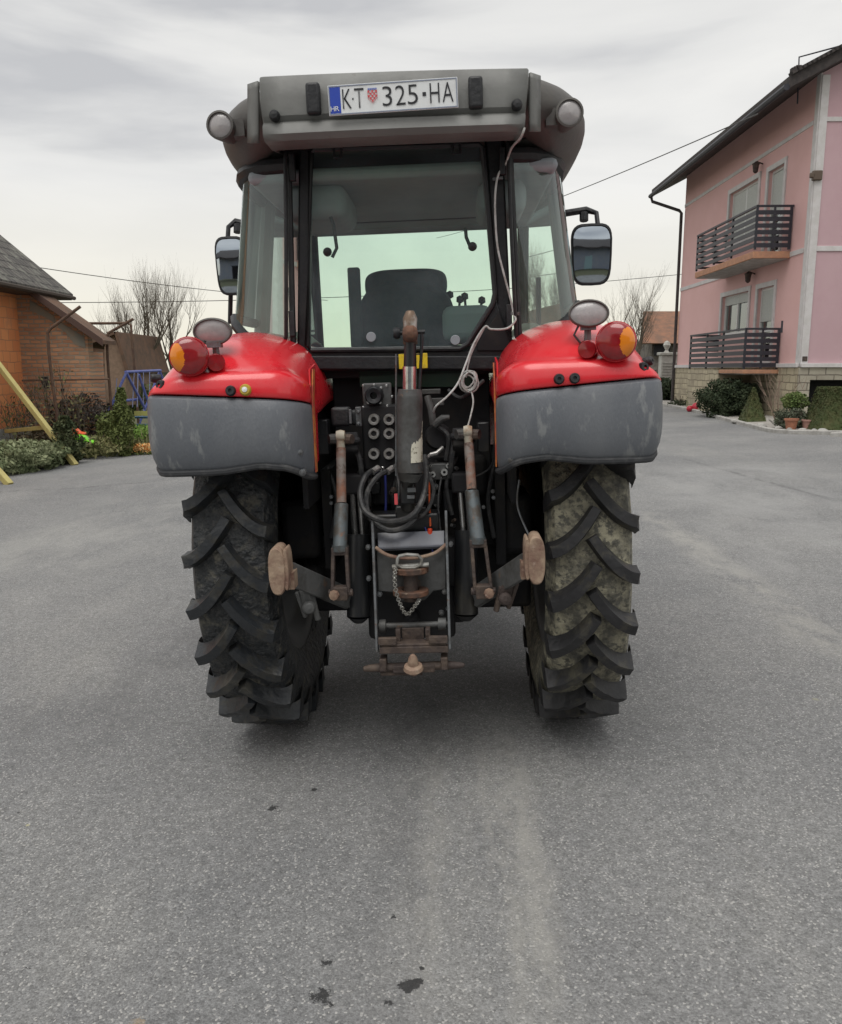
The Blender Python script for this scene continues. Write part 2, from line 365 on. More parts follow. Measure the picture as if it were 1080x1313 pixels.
# tail lamps
for sd, (u, v), (ru, rv) in ((-1, (243, 457), (277, 465)), (1, (790, 438), (753, 448))):
    p = T(u, v, -.925); ax = Vector((-sd*.30, -1, -.02)).normalized()
    b = MB(); b.lathe([(.0, -.12), (.045, -.10), (.056, -.06), (.062, -.03), (.064, -.01), (.066, -.008), (.066, .004), (.063, .004)], p, ax, 32)
    tl = obj('tail_lamp', b, red, TR)
    a = MB(); c = MB(); xa = ax.orthogonal().normalized(); ya = ax.cross(xa); NS = 96
    PR = [(.065, -.03), (.0645, -.01), (.064, .006), (.0625, .011), (.060, .0165), (.056, .021), (.051, .0248), (.046, .0275), (.041, .0295), (.036, .031), (.030, .0323), (.024, .0331), (.018, .0336), (.012, .0339), (.006, .034), (.0003, .034)]
    P_ = lambda i, j: p + ax*PR[i][1] + (xa*math.cos(6.28318*j/NS)+ya*math.sin(6.28318*j/NS))*PR[i][0]
    for i in range(len(PR)-1):
        for j in range(NS):
            q = [P_(i, j), P_(i, j+1), P_(i+1, j+1), P_(i+1, j)]; m_ = sum(q, Vector())/4 - p
            amb = ((m_.x-sd*.036)/.031)**2 + ((m_.z+.002)/.047)**2 < 1 and i > 2
            (c if amb else a).add(q, [(0, 1, 2, 3)])
    for nm_, mb_, mt_ in (('lens', a, redlens), ('amber_lens', c, amber)):
        lo_ = obj(nm_, mb_, mt_, tl); bm = bmesh.new(); bm.from_mesh(lo_.data); bmesh.ops.remove_doubles(bm, verts=bm.verts, dist=.0002); bmesh.ops.recalc_face_normals(bm, faces=bm.faces); bm.to_mesh(lo_.data); bm.free()
        lo_.data.polygons.foreach_set('use_smooth', [True]*len(lo_.data.polygons))
    p = T(ru, rv, -.90); b = MB(); b.lathe([(.028, -.12), (.031, -.01), (.031, .0)], p, ax, 24); ro = obj('round_reflector', b, red, TR)
    a = MB(); a.lathe([(.0305, .0), (.028, .006), (.0, .008)], p, ax, 24); obj('lens', a, redlens, ro)

# oval work lamps on stalks
for sd, (u, v), tilt in ((-1, (273, 425), -.22), (1, (755, 402), .06)):
    p = T(u, v, -.80); b = MB(); rows = []
    zup = Vector((.0, .10, 1)).normalized(); ax = Vector((0, -1, .10+tilt)).normalized(); x = Vector((1, 0, .0)); zz = ax.cross(x)*-1
    def ov(rx, rz, h): return [p + x*(rx*math.cos(i*.19635)) + zz*(rz*math.sin(i*.19635)) + ax*h for i in range(32)]
    b.grid([ov(.001, .001, -.075), ov(.030, .022, -.072), ov(.052, .036, -.05), ov(.067, .046, -.012), ov(.070, .048, .006), ov(.065, .043, .010), ov(.062, .040, .0)], closed=True)
    wl = obj('work_lamp', b, roofd, TR, 60)
    c = MB(); c.grid([ov(.063, .041, .001), ov(.045, .029, .007), ov(.020, .013, .010), ov(.001, .001, .010)], closed=True)
    obj('lens', c, whitelens, wl, 60)
    s_ = MB(); s_.tube([p+Vector((sd*-.0, .02, -.03)), p+Vector((0, .02, -.06)), p+Vector((0, .03, -.14))], [.012, .012, .014], 10); s_.box(p+Vector((0, .01, -.045)), (.05, .03, .02))
    obj('stalk', s_, steel, wl)
    w_ = MB(); w_.tube([p+Vector((-.03, .0, -.03)), p+Vector((-.05, 0, -.07)), p+Vector((-.01, .0, -.12))], .004, 6); obj('lamp_wire', w_, hose, wl)

# ---- roof
def sup(a, y0, b, z, ex=3.2, n=64, bev=0):
    pts = []
    for i in range(n):
        th = 6.28318*i/n; c, s = math.cos(th), math.sin(th)
        pts.append(Vector((a*math.copysign(abs(c)**(2/ex), c), y0+b*math.copysign(abs(s)**(2/ex), s), z)))
    return pts
b = MB(); Y0 = .36
LV = [(.61, .82, 2.365), (.645, .87, 2.372), (.70, .91, 2.41), (.748, .935, 2.465), (.768, .945, 2.52), (.762, .942, 2.57), (.725, .925, 2.612), (.66, .90, 2.635), (.56, .80, 2.645), (.3, .5, 2.648), (.001, .001, 2.648)]
rws = [sup(a, Y0, bb, z, 3.6) for a, bb, z in LV]
for rw_ in rws:
    for q_ in rw_:
        if q_.y < .1 and q_.z < 2.5: q_.z += .085*max(0, min(1, (.60-abs(q_.x))/.12))*(2.5-q_.z)/.13*min(1, (.1-q_.y)/.3)
b.grid(rws, closed=True); b.add(rws[0], [tuple(range(64))])
rf = obj('roof', b, roofd, TR, 60, sub=1)
# raised top and rear hood
def rp(u, v, y): return T(u, v, y)
tl_, tr_, br_, bl_ = rp(334, 100, -.575), rp(677, 89, -.575), rp(671, 168, -.60), rp(341, 182, -.60)
rows = []
for q, dy in ((0, .0), (.12, -.012), (.35, -.02), (.62, -.015), (.70, .0), (.78, -.02), (.92, -.028), (1.0, -.012)):
    l = tl_.lerp(bl_, q); r_ = tr_.lerp(br_, q)
    rows.append([l.lerp(r_, t) + Vector((0, dy - .012*(1-(2*t-1)**2), 0)) for t in [i/12 for i in range(13)]])
top0 = [Vector((p.x, p.y+.05, p.z+.018)) for p in rows[0]]; top1 = [Vector((p.x*.98, .9, 2.70)) for p in rows[0]]
bot = [Vector((p.x, p.y+.12, p.z+.0)) for p in rows[-1]]
b = MB(); b.grid([top1, [Vector((p.x, -.35, p.z+.035)) for p in rows[0]], top0] + rows + [bot])
for e in (0, -1):
    side = [rows[i][e] for i in range(len(rows))] + [bot[e]]
    b.add([top0[e]] + side + [Vector((side[-1].x, -.3, side[-1].z+.03)), Vector((top0[e].x, -.35, top0[e].z+.01))], [tuple(range(len(side)+3))])
hood_r = obj('rear_panel', b, roofm, rf, 35, solid=.006)
for sd, px in ((-1, 329), (1, 682)):   # light trim beside the panel
    b = MB(); v0 = (105 if sd < 0 else 94); v1 = (184 if sd < 0 else 169)
    b.grid([[T(px+sd*6*(t-.5)*2 + sd*2, v0+(v1-v0)*q+4*t*(1-q), -.570+.035*t*t+.012*abs(q-.5)) for t in (0, .5, 1)] for q in (0, .1, .3, .6, .85, 1)])
    obj('side_trim', b, roofm, rf, 60, solid=.012, off=1)
for u, v in ((352, 148), (663, 134)):
    p = T(u, v, -.615); b = MB(); b.lathe([(0, .02), (.014, .018), (.018, .008), (.02, -.01)], p, (0, -1, 0), 18); obj('bolt_cap', b, black, rf)
for u, v in ((402, 127), (610, 119)):
    p = T(u, v, -.625); b = MB(); b.box(p, (.050, .035, .105)); obj('plate_bracket', b, black, rf, bev=.01, seg=3)
# roof lamps
for sd, u, v in ((-1, 283, 161), (1, 730, 145)):
    p = T(u, v, -.50); ax = Vector((sd*.05, -1, 0)).normalized()
    b = MB(); b.lathe([(.0, -.13), (.035, -.12), (.046, -.04), (.051, .0), (.051, .012), (.044, .014), (.042, .004)], p, ax, 28); b.box(p+Vector((-sd*.04, .06, 0)), (.08, .06, .06))
    l = obj('roof_lamp', b, roofd, TR)
    c = MB(); c.lathe([(.043, .005), (.03, .012), (.0, .014)], p, ax, 24); obj('lens', c, whitelens, l)
# ---- licence plate
P0, P1, P2 = T(420, 110, -.648), T(586.5, 98.5, -.648), T(420, 149, -.648)
pw = (P1-P0).length; phh = (P2-P0).length; ex = (P1-P0).normalized(); tilt = math.atan2(ex.z, ex.x)
pl = MB(); pl.box((pw/2, 0, -phh/2), (pw, .004, phh)); plate = obj('license_plate', pl, white, TR, bev=.0015)
plate.location = P0; plate.rotation_euler = (0, -tilt, 0)
bb = MB(); t_ = .0035; i_ = .0022
for (x0, x1, z0, z1) in ((i_, pw-i_, -i_-t_, -i_), (i_, pw-i_, -phh+i_, -phh+i_+t_), (i_, i_+t_, -phh+i_+t_, -i_-t_), (pw-i_-t_, pw-i_, -phh+i_+t_, -i_-t_)):
    bb.box(((x0+x1)/2, -.0028, (z0+z1)/2), (x1-x0, .002, z1-z0))
obj('plate_rim', bb, mat('plate_rim_grey', (.25, .28, .36), .4), plate)
bl = MB(); bl.box((.006+.0185, -.0024, -phh/2), (.037, .001, phh-.014)); obj('blue_band', bl, blue, plate)
def glyph(ch, x0, x1, z0, z1, bold=.0):
    cu = bpy.data.curves.new('t', 'FONT'); cu.body = ch; cu.size = 1; cu.extrude = .0; cu.offset = bold; cu.resolution_u = 4
    o = bpy.data.objects.new('t', cu); COL.objects.link(o); bpy.context.view_layer.update()
    me = bpy.data.meshes.new_from_object(o.evaluated_get(bpy.context.evaluated_depsgraph_get()))
    vs = [v.co.copy() for v in me.vertices]; fs = [tuple(p.vertices) for p in me.polygons]
    bpy.data.objects.remove(o); bpy.data.curves.remove(cu); bpy.data.meshes.remove(me)
    xa, xb = min(p.x for p in vs), max(p.x for p in vs); ya, yb = min(p.y for p in vs), max(p.y for p in vs)
    return [Vector((x0+(p.x-xa)/(xb-xa)*(x1-x0), 0, z0+(p.y-ya)/max(1e-6, yb-ya)*(z1-z0))) for p in vs], fs
k = pw/815.0
for ch, a, c in (('K', 190, 246), ('T', 266, 326), ('3', 442, 502), ('2', 524, 586), ('5', 600, 664), ('H', 740, 800), ('A', 818, 886)):
    vs, fs = glyph(ch, (a-100)*k, (c-100)*k, -phh*.80, -phh*.155, -.008)
    tx = MB(); tx.add([p+Vector((0, -.0042, 0)) for p in vs], fs); obj('plate_digit' if ch in '325' else 'plate_letter', tx, inkm, plate, 180)
for dx_, ds_ in ((705, .012), (256, .005)): tx = MB(); tx.box(((dx_-100)*k, -.0040, -phh*.49), (ds_, .001, ds_)); obj('plate_dot', tx, inkm, plate)
tx = MB()
for ch, a, c in (('H', 112, 137), ('R', 142, 166)):
    vs, fs = glyph(ch, (a-100)*k, (c-100)*k, -phh*.86, -phh*.70, -.0); tx.add([p+Vector((0, -.0052, 0)) for p in vs], fs)
obj('country_letters', tx, white, plate, 180)
sh = MB(); cx_ = (380-100)*k; sw = 58*k; s0 = -phh*.25; cell = sw/5
for i in range(5):
    for j in range(5):
        if (i+j) % 2 == 0:
            zt = s0-cell*j*1.15; zb = s0-cell*(j+1)*1.15
            if j >= 4 and i in (0, 4): continue
            sh.add([(cx_-sw/2+cell*i, -.0042, zt), (cx_-sw/2+cell*(i+1), -.0042, zt), (cx_-sw/2+cell*(i+1), -.0042, zb), (cx_-sw/2+cell*i, -.0042, zb)], [(0, 1, 2, 3)])
sh.tube([(cx_-sw/2, -.0042, s0), (cx_-sw/2, -.0042, s0-cell*4), (cx_, -.0042, s0-cell*6.6), (cx_+sw/2, -.0042, s0-cell*4), (cx_+sw/2, -.0042, s0)], .0007, 4)
obj('shield', sh, crest, plate)
sb = MB()
for i in range(5): sb.box((cx_-sw/2+cell*(i+.5), -.0040, s0+.004), (cell*.8, .001, .006))
obj('shield_crown', sb, mat('crown_blue', (.12, .16, .45), .5), plate)
# ---- cab
YR = -.33
cf = MB()
def quad(m, pts, y, d=.03): m.prism([T(u, v, y) for u, v in pts], (0, d, 0))
quad(cf, [(383, 186), (398, 186), (396, 458), (381, 456)], YR, .06)                 # left rear post
quad(cf, [(622, 178), (645, 177), (658, 455), (634, 462), (637, 385)], YR, .06)      # right rear post
quad(cf, [(340, 194), (680, 176), (684, 160), (336, 178)], YR-.02, .03)              # header
quad(cf, [(378, 449), (600, 449), (637, 385), (662, 452), (662, 476), (386, 476)], YR-.006, .05)   # sill and corner panel
ob_ = obj('cab_frame', cf, black, TR, bev=.008)
sr = MB(); quad(sr, [(386, 456), (655, 456), (655, 474), (388, 474)], YR-.03, .03); obj('sill_rail', sr, black, ob_, bev=.006)
cor = MB(); quad(cor, [(612, 440), (640, 398), (655, 440), (655, 450), (612, 450)], YR-.016, .015); obj('corner_cover', cor, blackmat, ob_, bev=.004)
# rear window with seal
g = MB(); GP = [(399, 191), (619, 184), (637, 383), (596, 447), (393, 449)]
g.add([T(u, v, YR-.012) for u, v in GP], [tuple(range(5))]); rw = obj('rear_window', g, GL, TR)
s_ = MB(); s_.tube([T(u, v, YR-.014) for u, v in [(399, 196), (404, 191), (614, 185), (619, 189), (635, 376), (632, 390), (600, 441), (590, 447), (399, 449), (394, 444)]], .011, 8, closed=True)
obj('window_seal', s_, black, rw)
for u in (433, 585):
    h = MB(); p = T(u, 193 if u < 500 else 188, YR-.03); h.box(p+Vector((0, 0, .02)), (.04, .03, .025)); h.tube([p+Vector((-.014, 0, .01)), p+Vector((-.014, 0, -.025)), p+Vector((.014, 0, -.025)), p+Vector((.014, 0, .01))], .005, 6)
    obj('window_hinge', h, black, rw)
for pts, kn in (([(424, 278), (428, 290), (432, 318), (426, 330)], (420, 323)), ([(597, 292), (598, 304), (603, 316), (608, 318)], (606, 316))):
    h = MB(); h.tube([T(u, v, YR+.02) for u, v in pts], .007, 8); h.lathe([(0, .02), (.014, .015), (.018, 0), (.014, -.02), (0, -.02)], T(*kn, YR+.0), (0, -1, 0), 14); obj('window_knob', h, black, rw)
for u, v in ((476, 432), (584, 436)):
    h = MB(); h.lathe([(0, .004), (.018, .004), (.02, 0)], T(u, v, YR-.02), (0, -1, 0), 20); obj('window_disc', h, mat('pale_disc', (.30, .33, .36), .5), rw)
# outlines of cab in plan, per side, function of height
def plan(sd, z):
    q = (z-1.65)/(2.40-1.65); e = .075*(1-q)-(.026 if sd > 0 else -.014)
    return [Vector((sd*x, y, z)) for x, y in ((.425+e*.35, -.335), (.53+e, -.318), (.59+e, -.275), (.635+e, -.205), (.665+e, -.10), (.678+e, .05), (.678+e, .30))]
for sd in SG:
    g = MB(); rows = []
    for i in range(9):
        q = i/8; r_ = plan(sd, 1.65+.75*q)
        for j, p in enumerate(r_):
            zb = 1.685 + .155*min(1, j/4.); p.z = zb + (2.40-zb)*q
        rows.append(r_)
    g.grid(rows); qg = obj('quarter_glass', g, GLQ, TR, 180)
    s_ = MB(); s_.tube([p+Vector((0, -.004, -.01)) for p in rows[0]], .022, 8); obj('lower_seal', s_, black, qg)
    s_ = MB(); s_.tube([p+Vector((0, 0, -.01)) for p in rows[-1]], .03, 8); obj('upper_rail', s_, black, qg)
    # post at the rear window side of the quarter glass
    s_ = MB(); s_.tube([rows[i][0]+Vector((sd*.006, -.012, 0)) for i in (0, 4, 8)], .012, 8); obj('corner_seal', s_, black, qg)
    # hinged bar with clamps
    h = MB(); u0, u1 = ((367, 367) if sd < 0 else (651, 662)); v0, v1 = ((192, 440) if sd < 0 else (182, 438))
    h.tube([T(u0, v0, -.36), T(u0+sd*1, v0+10, -.375), T((u0+u1)/2, (v0+v1)/2, -.375), T(u1, v1-8, -.375), T(u1-sd*-3, v1, -.36)], .0085, 8)
    for v in (215, 415): h.box(T(u0+(u1-u0)*(v-v0)/(v1-v0)-sd*8, v+(0 if sd < 0 else -8), -.36), (.022, .03, .10))
    obj('guard_bar', h, black, TR, bev=.003)
    # pillars, doors
    h = MB(); e = .055
    h.tube([(sd*(.69+e), .33, 1.05), (sd*(.69+e), .33, 1.76), (sd*.67, .33, 2.42)], .038, 8); obj('door_post', h, mat('cab_post_grey', (.22, .25, .25), .6) if sd < 0 else bpy.data.materials['cab_post_grey'], TR)
    h = MB(); h.tube([(sd*.55, 1.18, .8), (sd*.60, 1.16, 1.5), (sd*.58, 1.0, 2.42)], .03, 8); h.tube([(sd*.63, 1.12, .78), (sd*.72, .35, .78), (sd*.72, .0, 1.2)], .02, 8); obj('front_post', h, black, TR)
    h = MB(); h.add([(sd*.73, .33, 1.15), (sd*.62, 1.13, .85), (sd*.61, 1.10, 1.5), (sd*.585, .98, 2.40), (sd*.675, .33, 2.40), (sd*.73, .33, 1.7)], [(0, 1, 2, 3, 4, 5)]); dg = obj('door_glass', h, GLW, TR)
    h = MB(); h.bar((sd*.725, .36, 1.98), (sd*.62, 1.05, 1.98), .02, .07); obj('door_rail', h, palegreen, dg)
    h = MB(); h.tube([(sd*.60, .40, 1.5), (sd*.60, .38, 2.0)], .012, 8); obj('grab_handle', h, black, dg)
h = MB(); h.add([(-.55, 1.19, 1.0), (.55, 1.19, 1.0), (.60, 1.17, 1.5), (.575, 1.01, 2.34), (-.575, 1.01, 2.34), (-.60, 1.17, 1.5)], [(0, 1, 2, 3, 4, 5)]); ws = obj('windshield', h, GLW, TR)
h = MB(); h.tube([(-.05, 1.20, 1.3), (.1, 1.15, 1.95)], .01, 6); obj('wiper', h, black, ws)
# ceiling (with visor box) and cab body below
h = MB(); h.box((0, .33, 2.355), (1.22, 1.30, .05)); h.box((0, .98, 2.352), (1.15, .08, .05)); ce = obj('cab_ceiling', h, ceilm, TR, bev=.02)
for bx_ in (((-.36, -.05, 2.27), (.26, .42, .14)), ((.40, .0, 2.27), (.2, .4, .14))): h = MB(); h.box(*bx_); obj('speaker_box', h, ceilm, ce, bev=.05, seg=4)
h = MB(); h.box((.0, .72, 2.335), (.7, .2, .02)); obj('sun_visor', h, black, ce, bev=.01)
h = MB(); h.box((0, .42, .86), (1.05, 1.3, .06)); h.box((0, 1.2, 1.05), (1.0, .06, .5)); h.box((0, -.20, 1.28), (.66, .04, .80)); h.box((.0,.0,1.62),(1.24,.5,.04)); h.box((0, -.27, 1.60), (1.0, .04, .08)); obj('cab_body', h, blackmat, TR, bev=.005)
for sd in SG:
    h = MB(); h.grid([[Vector((sd*(.43+.19*q), y, 1.62+.15*math.sin(math.pi*min(1, (y+.30)/.9+.12))*(.4+.6*math.sin(math.pi*(.15+.75*q))))) for q in (0, .15, .35, .6, .85, 1)] for y in [-.29+.09*i for i in range(10)]])
    obj('inner_fender_cover', h, palegreen, TR, 180, solid=.01)
# seat
st_ = MB()
def rr(cx, cz, hw, hh, ex=3.5, n=28): return [(cx+hw*math.copysign(abs(math.cos(6.2832*i/n))**(2/ex), math.cos(6.2832*i/n)), cz+hh*math.copysign(abs(math.sin(6.2832*i/n))**(2/ex), math.sin(6.2832*i/n))) for i in range(n)]
c1, c2 = T(521, 366, .28), T(521, 400, .28)
rows = []
for dy, sc in ((-.05, .80), (-.065, .94), (-.05, 1), (.03, 1), (.06, .9)):
    rows.append([Vector((x, .28+dy+.03*(1-abs(x-c1.x)/.3), z)) for x, z in rr(c1.x, c1.z, .195*sc, .075*sc+.0)])
st_.grid(rows, closed=True); st_.add(rows[0], [tuple(range(28))])
rows = []
for dy, sc in ((-.045, .85), (-.06, .96), (-.045, 1), (.05, 1)):
    rows.append([Vector((x + (.05*(x-c2.x)*(c2.z-z)*4), .28+dy, z)) for x, z in rr(c2.x, c2.z-.13, .235*sc, .27*sc)])
st_.grid(rows, closed=True); st_.add(rows[0], [tuple(range(28))])
se = obj('seat', st_, fabric, TR, 60, sub=1)
h = MB(); h.box((c1.x, .42, 1.42), (.46, .46, .12)); h.box((c1.x, .45, 1.15), (.34, .34, .45)); obj('seat_base', h, fabric, se, bev=.03, seg=3)
h = MB(); h.box(T(456, 395, .18), (.055, .05, .36)); obj('console_post', h, fabric, TR, bev=.008)
h = MB(); q0 = Vector((.02, .86, 1.66)); h.lathe([(.17, -.012), (.182, 0), (.17, .012), (.16, 0), (.17, -.012)], q0, (0, -.6, .8), 36); h.tube([q0, q0+Vector((0, .22, -.3))], .03, 8); h.tube([q0+Vector((-.17, 0, 0)), q0+Vector((.17, 0, 0))], .012, 6)
obj('steering_wheel', h, black, TR)
# dashboard, levers, right console
h = MB(); h.box((0, 1.08, 1.35), (.5, .2, .5)); obj('dashboard', h, black, TR, bev=.04)
h = MB()
for (u, v, a, bq) in ((568, 392, 577, 378), (586, 400, 590, 384), (600, 402, 596, 380), (612, 405, 618, 385)):
    h.tube([T(u, v+22, .3), T(a, bq, .3)], .006, 6); h.lathe([(0, .02), (.016, .012), (.018, -.01), (0, -.02)], T(a, bq, .3), (0, 0, 1), 10)
obj('lever', h, black, TR)
h = MB(); a_ = T(598, 418, .30); h.box(a_, (.22, .50, .16)); cs = obj('side_console', h, mat('console_grey', (.28, .32, .34), .6), TR, bev=.04, seg=3)
# mirrors
for sd, (u, v, w, hh), arm in ((-1, (297, 341, 38, 71), [(318, 288, .62), (302, 284, .62), (293, 291, .60), (292, 308, .58)]), (1, (758.5, 326.5, 49, 73), [(715, 275, .62), (752, 269, .62), (765, 273, .58), (767, 290, .55)])):
    y = .55; c = T(u, v, y); s = 4.25/1050; b = MB(); rows = []
    for dy, sc in ((.05, .6), (.04, .9), (.01, 1), (-.01, 1), (-.012, .93), (-.004, .90)):
        rows.append([Vector((x + .0*z, c.y+dy, z)) for x, z in [(c.x+(px-c.x)*(1-.10*(c.z-pz)/.15*(-sd if 0 else 1)*.6), pz) for px, pz in rr(c.x, c.z, w/2*s*sc, hh/2*s*sc, 4.2)]])
    b.grid(rows, closed=True); b.add(rows[0], [tuple(range(28))])
    mo = obj('mirror', b, black, TR, 60)
    g = MB(); rg = []
    for sc_ in (1, .85, .7, .55, .4, .25, .12, .01):
        rg.append([Vector((c.x+(p.x-c.x)*sc_, 0, c.z+(p.z-c.z)*sc_)) for p in rows[-1]])
        for p in rg[-1]: p.y = c.y-.020+((p.x-c.x)**2+(p.z-c.z)**2)/2.0-(p.z-c.z)*.035+abs(.11)*.035
    g.grid(rg, closed=True); obj('mirror_glass', g, mirrorm, mo, 180)
    h = MB(); h.tube([T(a, bq, yy) for a, bq, yy in arm], [.017, .017, .012, .012], 8); kj = MB(); kj.tube([T(arm[1][0]-sd*3, arm[1][1]+14, .60), T(arm[1][0]-sd*3, arm[1][1]+4, .61)], .022, 8); obj('arm_joint', kj, black, mo)
    if sd < 0: ks_ = MB(); ks_.tube([T(296, 374, .58), T(295, 415, .60)], .012, 8); obj('mirror_stay', ks_, black, mo)
    obj('mirror_arm', h, black, mo)
# hood, front axle, body under the cab
h = MB(); rows = []
for y, w, zt, zb in ((1.2, .36, 1.55, .95), (1.8, .35, 1.52, .9), (2.4, .33, 1.44, .88), (2.75, .30, 1.36, .86), (2.85, .22, 1.25, .88)):
    rows.append([Vector((x, y, z)) for x, z in ((-w, zb), (-w, zt-.12), (-w*.85, zt-.03), (-w*.5, zt), (w*.5, zt), (w*.85, zt-.03), (w, zt-.12), (w, zb))])
h.grid(rows); h.add(rows[-1], [tuple(range(8))]); hd = obj('hood', h, red, TR, 50, bev=0)
h = MB(); h.box((0, 2.87, 1.08), (.34, .04, .3)); obj('grille', h, black, hd, bev=.02)
h = MB(); h.box((0, 1.2, .72), (.42, 3.0, .44)); h.box((0, 2.25, .55), (.9, .16, .16)); h.lathe([(.15, -.35), (.17, 0), (.15, .35)], (0, 0, .83), (1, 0, 0), 20); h.lathe([(.17, .2), (.13, .28), (.11, .5)], (0, 0, .83), (1, 0, 0), 20); h.lathe([(.17, -.2), (.13, -.28), (.11, -.5)], (0, 0, .83), (1, 0, 0), 20)
h.box((0, -.12, .82), (.44, .5, .52)); h.box((0, -.18, 1.14), (.62, .3, .16)); h.box((-.36, .25, .72), (.28, .8, .4)); h.box((.36, .25, .72), (.28, .8, .4))
ch = obj('chassis', h, blackmat, TR, bev=.02)
# ---- hydraulics and linkage, drawn from the back of the tractor
def pt(m, pts, r, n=10): m.tube([T(*p) for p in pts], r, n); return m
# top link cylinder
b = MB(); pt(b, [(525.5, 508, -.68), (525.5, 606, -.70)], .047, 24); pt(b, [(525.5, 499, -.68), (525.5, 509, -.68)], [.042, .047], 24); pt(b, [(525.5, 606, -.70), (524, 617, -.70)], [.047, .034], 24)
tlk = obj('top_link', b, greyst, TR)
b = MB(); pt(b, [(525.5, 470, -.68), (525.5, 500, -.68)], .026, 20); obj('piston_rod', b, chrome, tlk)
b = MB(); pt(b, [(525.5, 420, -.68), (526, 445, -.68), (526, 472, -.68)], [.020, .022, .024], 14); obj('rod_sleeve', b, blackgl, tlk)
b = MB(); p = T(526, 404, -.68); b.tube([T(526, 425, -.68), T(526, 408, -.68), T(526, 398, -.68)], [.024, .026, .014], 12); obj('rod_eye', b, mat('worn_bright_steel', (.4, .39, .37), .4, (.2, .14, .1), 20, .45, .6, metal=.5), tlk, bev=.004)
b = MB(); b.lathe([(0, .028), (.02, .025), (.030, .012), (.030, -.012), (.02, -.025), (0, -.028)], T(526, 428, -.70), (1, 0, 0), 16); b.box(T(526, 436, -.68), (.05, .03, .03)); obj('ball_joint', b, rust, tlk)
b = MB(); b.lathe([(.0, .012), (.018, .012), (.022, 0), (.018, -.012), (0, -.012)], T(509, 427, -.68), (1, 0, 0), 14); pt(b, [(509, 427, -.68), (545, 425, -.68)], .008, 8); b.tube([T(541, 424, -.68), T(541, 440, -.68), T(538, 500, -.68)], .006, 6); obj('link_pin', b, black, tlk)
b = MB(); pt(b, [(508, 610, -.69), (508, 454, -.66), (540, 454, -.66), (540, 472, -.66)], .0035, 6); obj('safety_rod', b, steel, tlk)
b = MB(); b.box(T(530, 463, -.375), (.115, .012, .060)); obj('yellow_tag', b, yellow, TR, bev=.002)
# sticker wrapped on the cylinder
b = MB(); rows = []; c0 = T(525.5, 540, -.68); c1_ = T(525.5, 592, -.70)
for i in range(7):
    c = c0.lerp(c1_, i/6); rows.append([c + Vector((math.sin(a)*.0485, -math.cos(a)*.0485, 0)) for a in [R(12+11*j+random.uniform(-4, 4)*(j in (0, 6))) for j in range(7)]])
b.grid(rows); obj('torn_label', b, decal, tlk)
b = MB(); pt(b, [(523, 612, -.68), (523, 652, -.62)], .030, 14); b.box(T(523, 632, -.67), (.055, .04, .08)); b.box(T(523, 655, -.6), (.09, .08, .05)); lb = obj('top_link_bracket', b, blackgl, TR, bev=.006)
b = MB(); b.box(T(528, 628, -.70), (.03, .012, .016)); b.box(T(527, 637, -.70), (.028, .012, .012)); obj('white_mark', b, steel, lb)
b = MB(); b.box(T(508, 640, -.69), (.012, .01, .04)); obj('red_mark', b, crest, lb)
# coupler block and six couplers
b = MB(); b.box(T(490, 560, -.40), (.15, .10, .26)); b.box(T(515, 620, -.35), (.30, .12, .16)); cb_ = obj('valve_block', b, blackmat, TR, bev=.01)
for u in (479.5, 499):
    for v in (538, 556, 582):
        p = T(u, v, -.47); b = MB(); b.lathe([(.010, -.03), (.010, .006), (.013, .010), (.0205, .010), (.0225, .004), (.0225, -.03), (.019, -.05)], p, (0, -1, 0), 18); o = obj('hydraulic_coupler', b, mat('coupler_steel', (.42, .41, .40), .35, (.25, .24, .22), 40, .45, .6, metal=.6) if (u < 480 and v == 538) else bpy.data.materials['coupler_steel'], TR)
        c = MB(); c.lathe([(0, .004), (.0105, .004)], p, (0, -1, 0), 12); obj('coupler_bore', c, blackmat, o)
# trailer valve plate top left
b = MB(); b.box(T(484, 508, -.42), (.115, .03, .105)); vp = obj('socket_plate', b, greyst, TR, bev=.006)
b = MB(); b.lathe([(.012, -.01), (.014, .03), (.030, .035), (.036, .02), (.038, -.01)], T(480, 507, -.44), (0, -1, 0), 20); obj('round_socket', b, black, vp)
b = MB()
for u, v in ((466, 494), (496, 494), (466, 522), (497, 520), (480, 493), (489, 497), (488, 516), (472, 516), (503, 508)): b.lathe([(0, .008), (.005, .007), (.006, 0)], T(u, v, -.442), (0, -1, 0), 8)
obj('plate_bolt', b, chrome, vp)
b = MB(); b.box(T(438, 534, -.50), (.075, .06, .075)); b.box(T(455, 535, -.48), (.03, .05, .06)); ts = obj('trailer_socket', b, black, TR, bev=.012, seg=3)
b = MB(); b.box(T(449.5, 534, -.53), (.010, .02, .055)); b.box(T(460, 534, -.50), (.022, .02, .075)); 
for v in (528, 543): b.lathe([(0, .014), (.006, .014), (.008, 0)], T(460, v, -.51), (0, -1, 0), 8)
obj('socket_bracket', b, steel, ts, bev=.002)
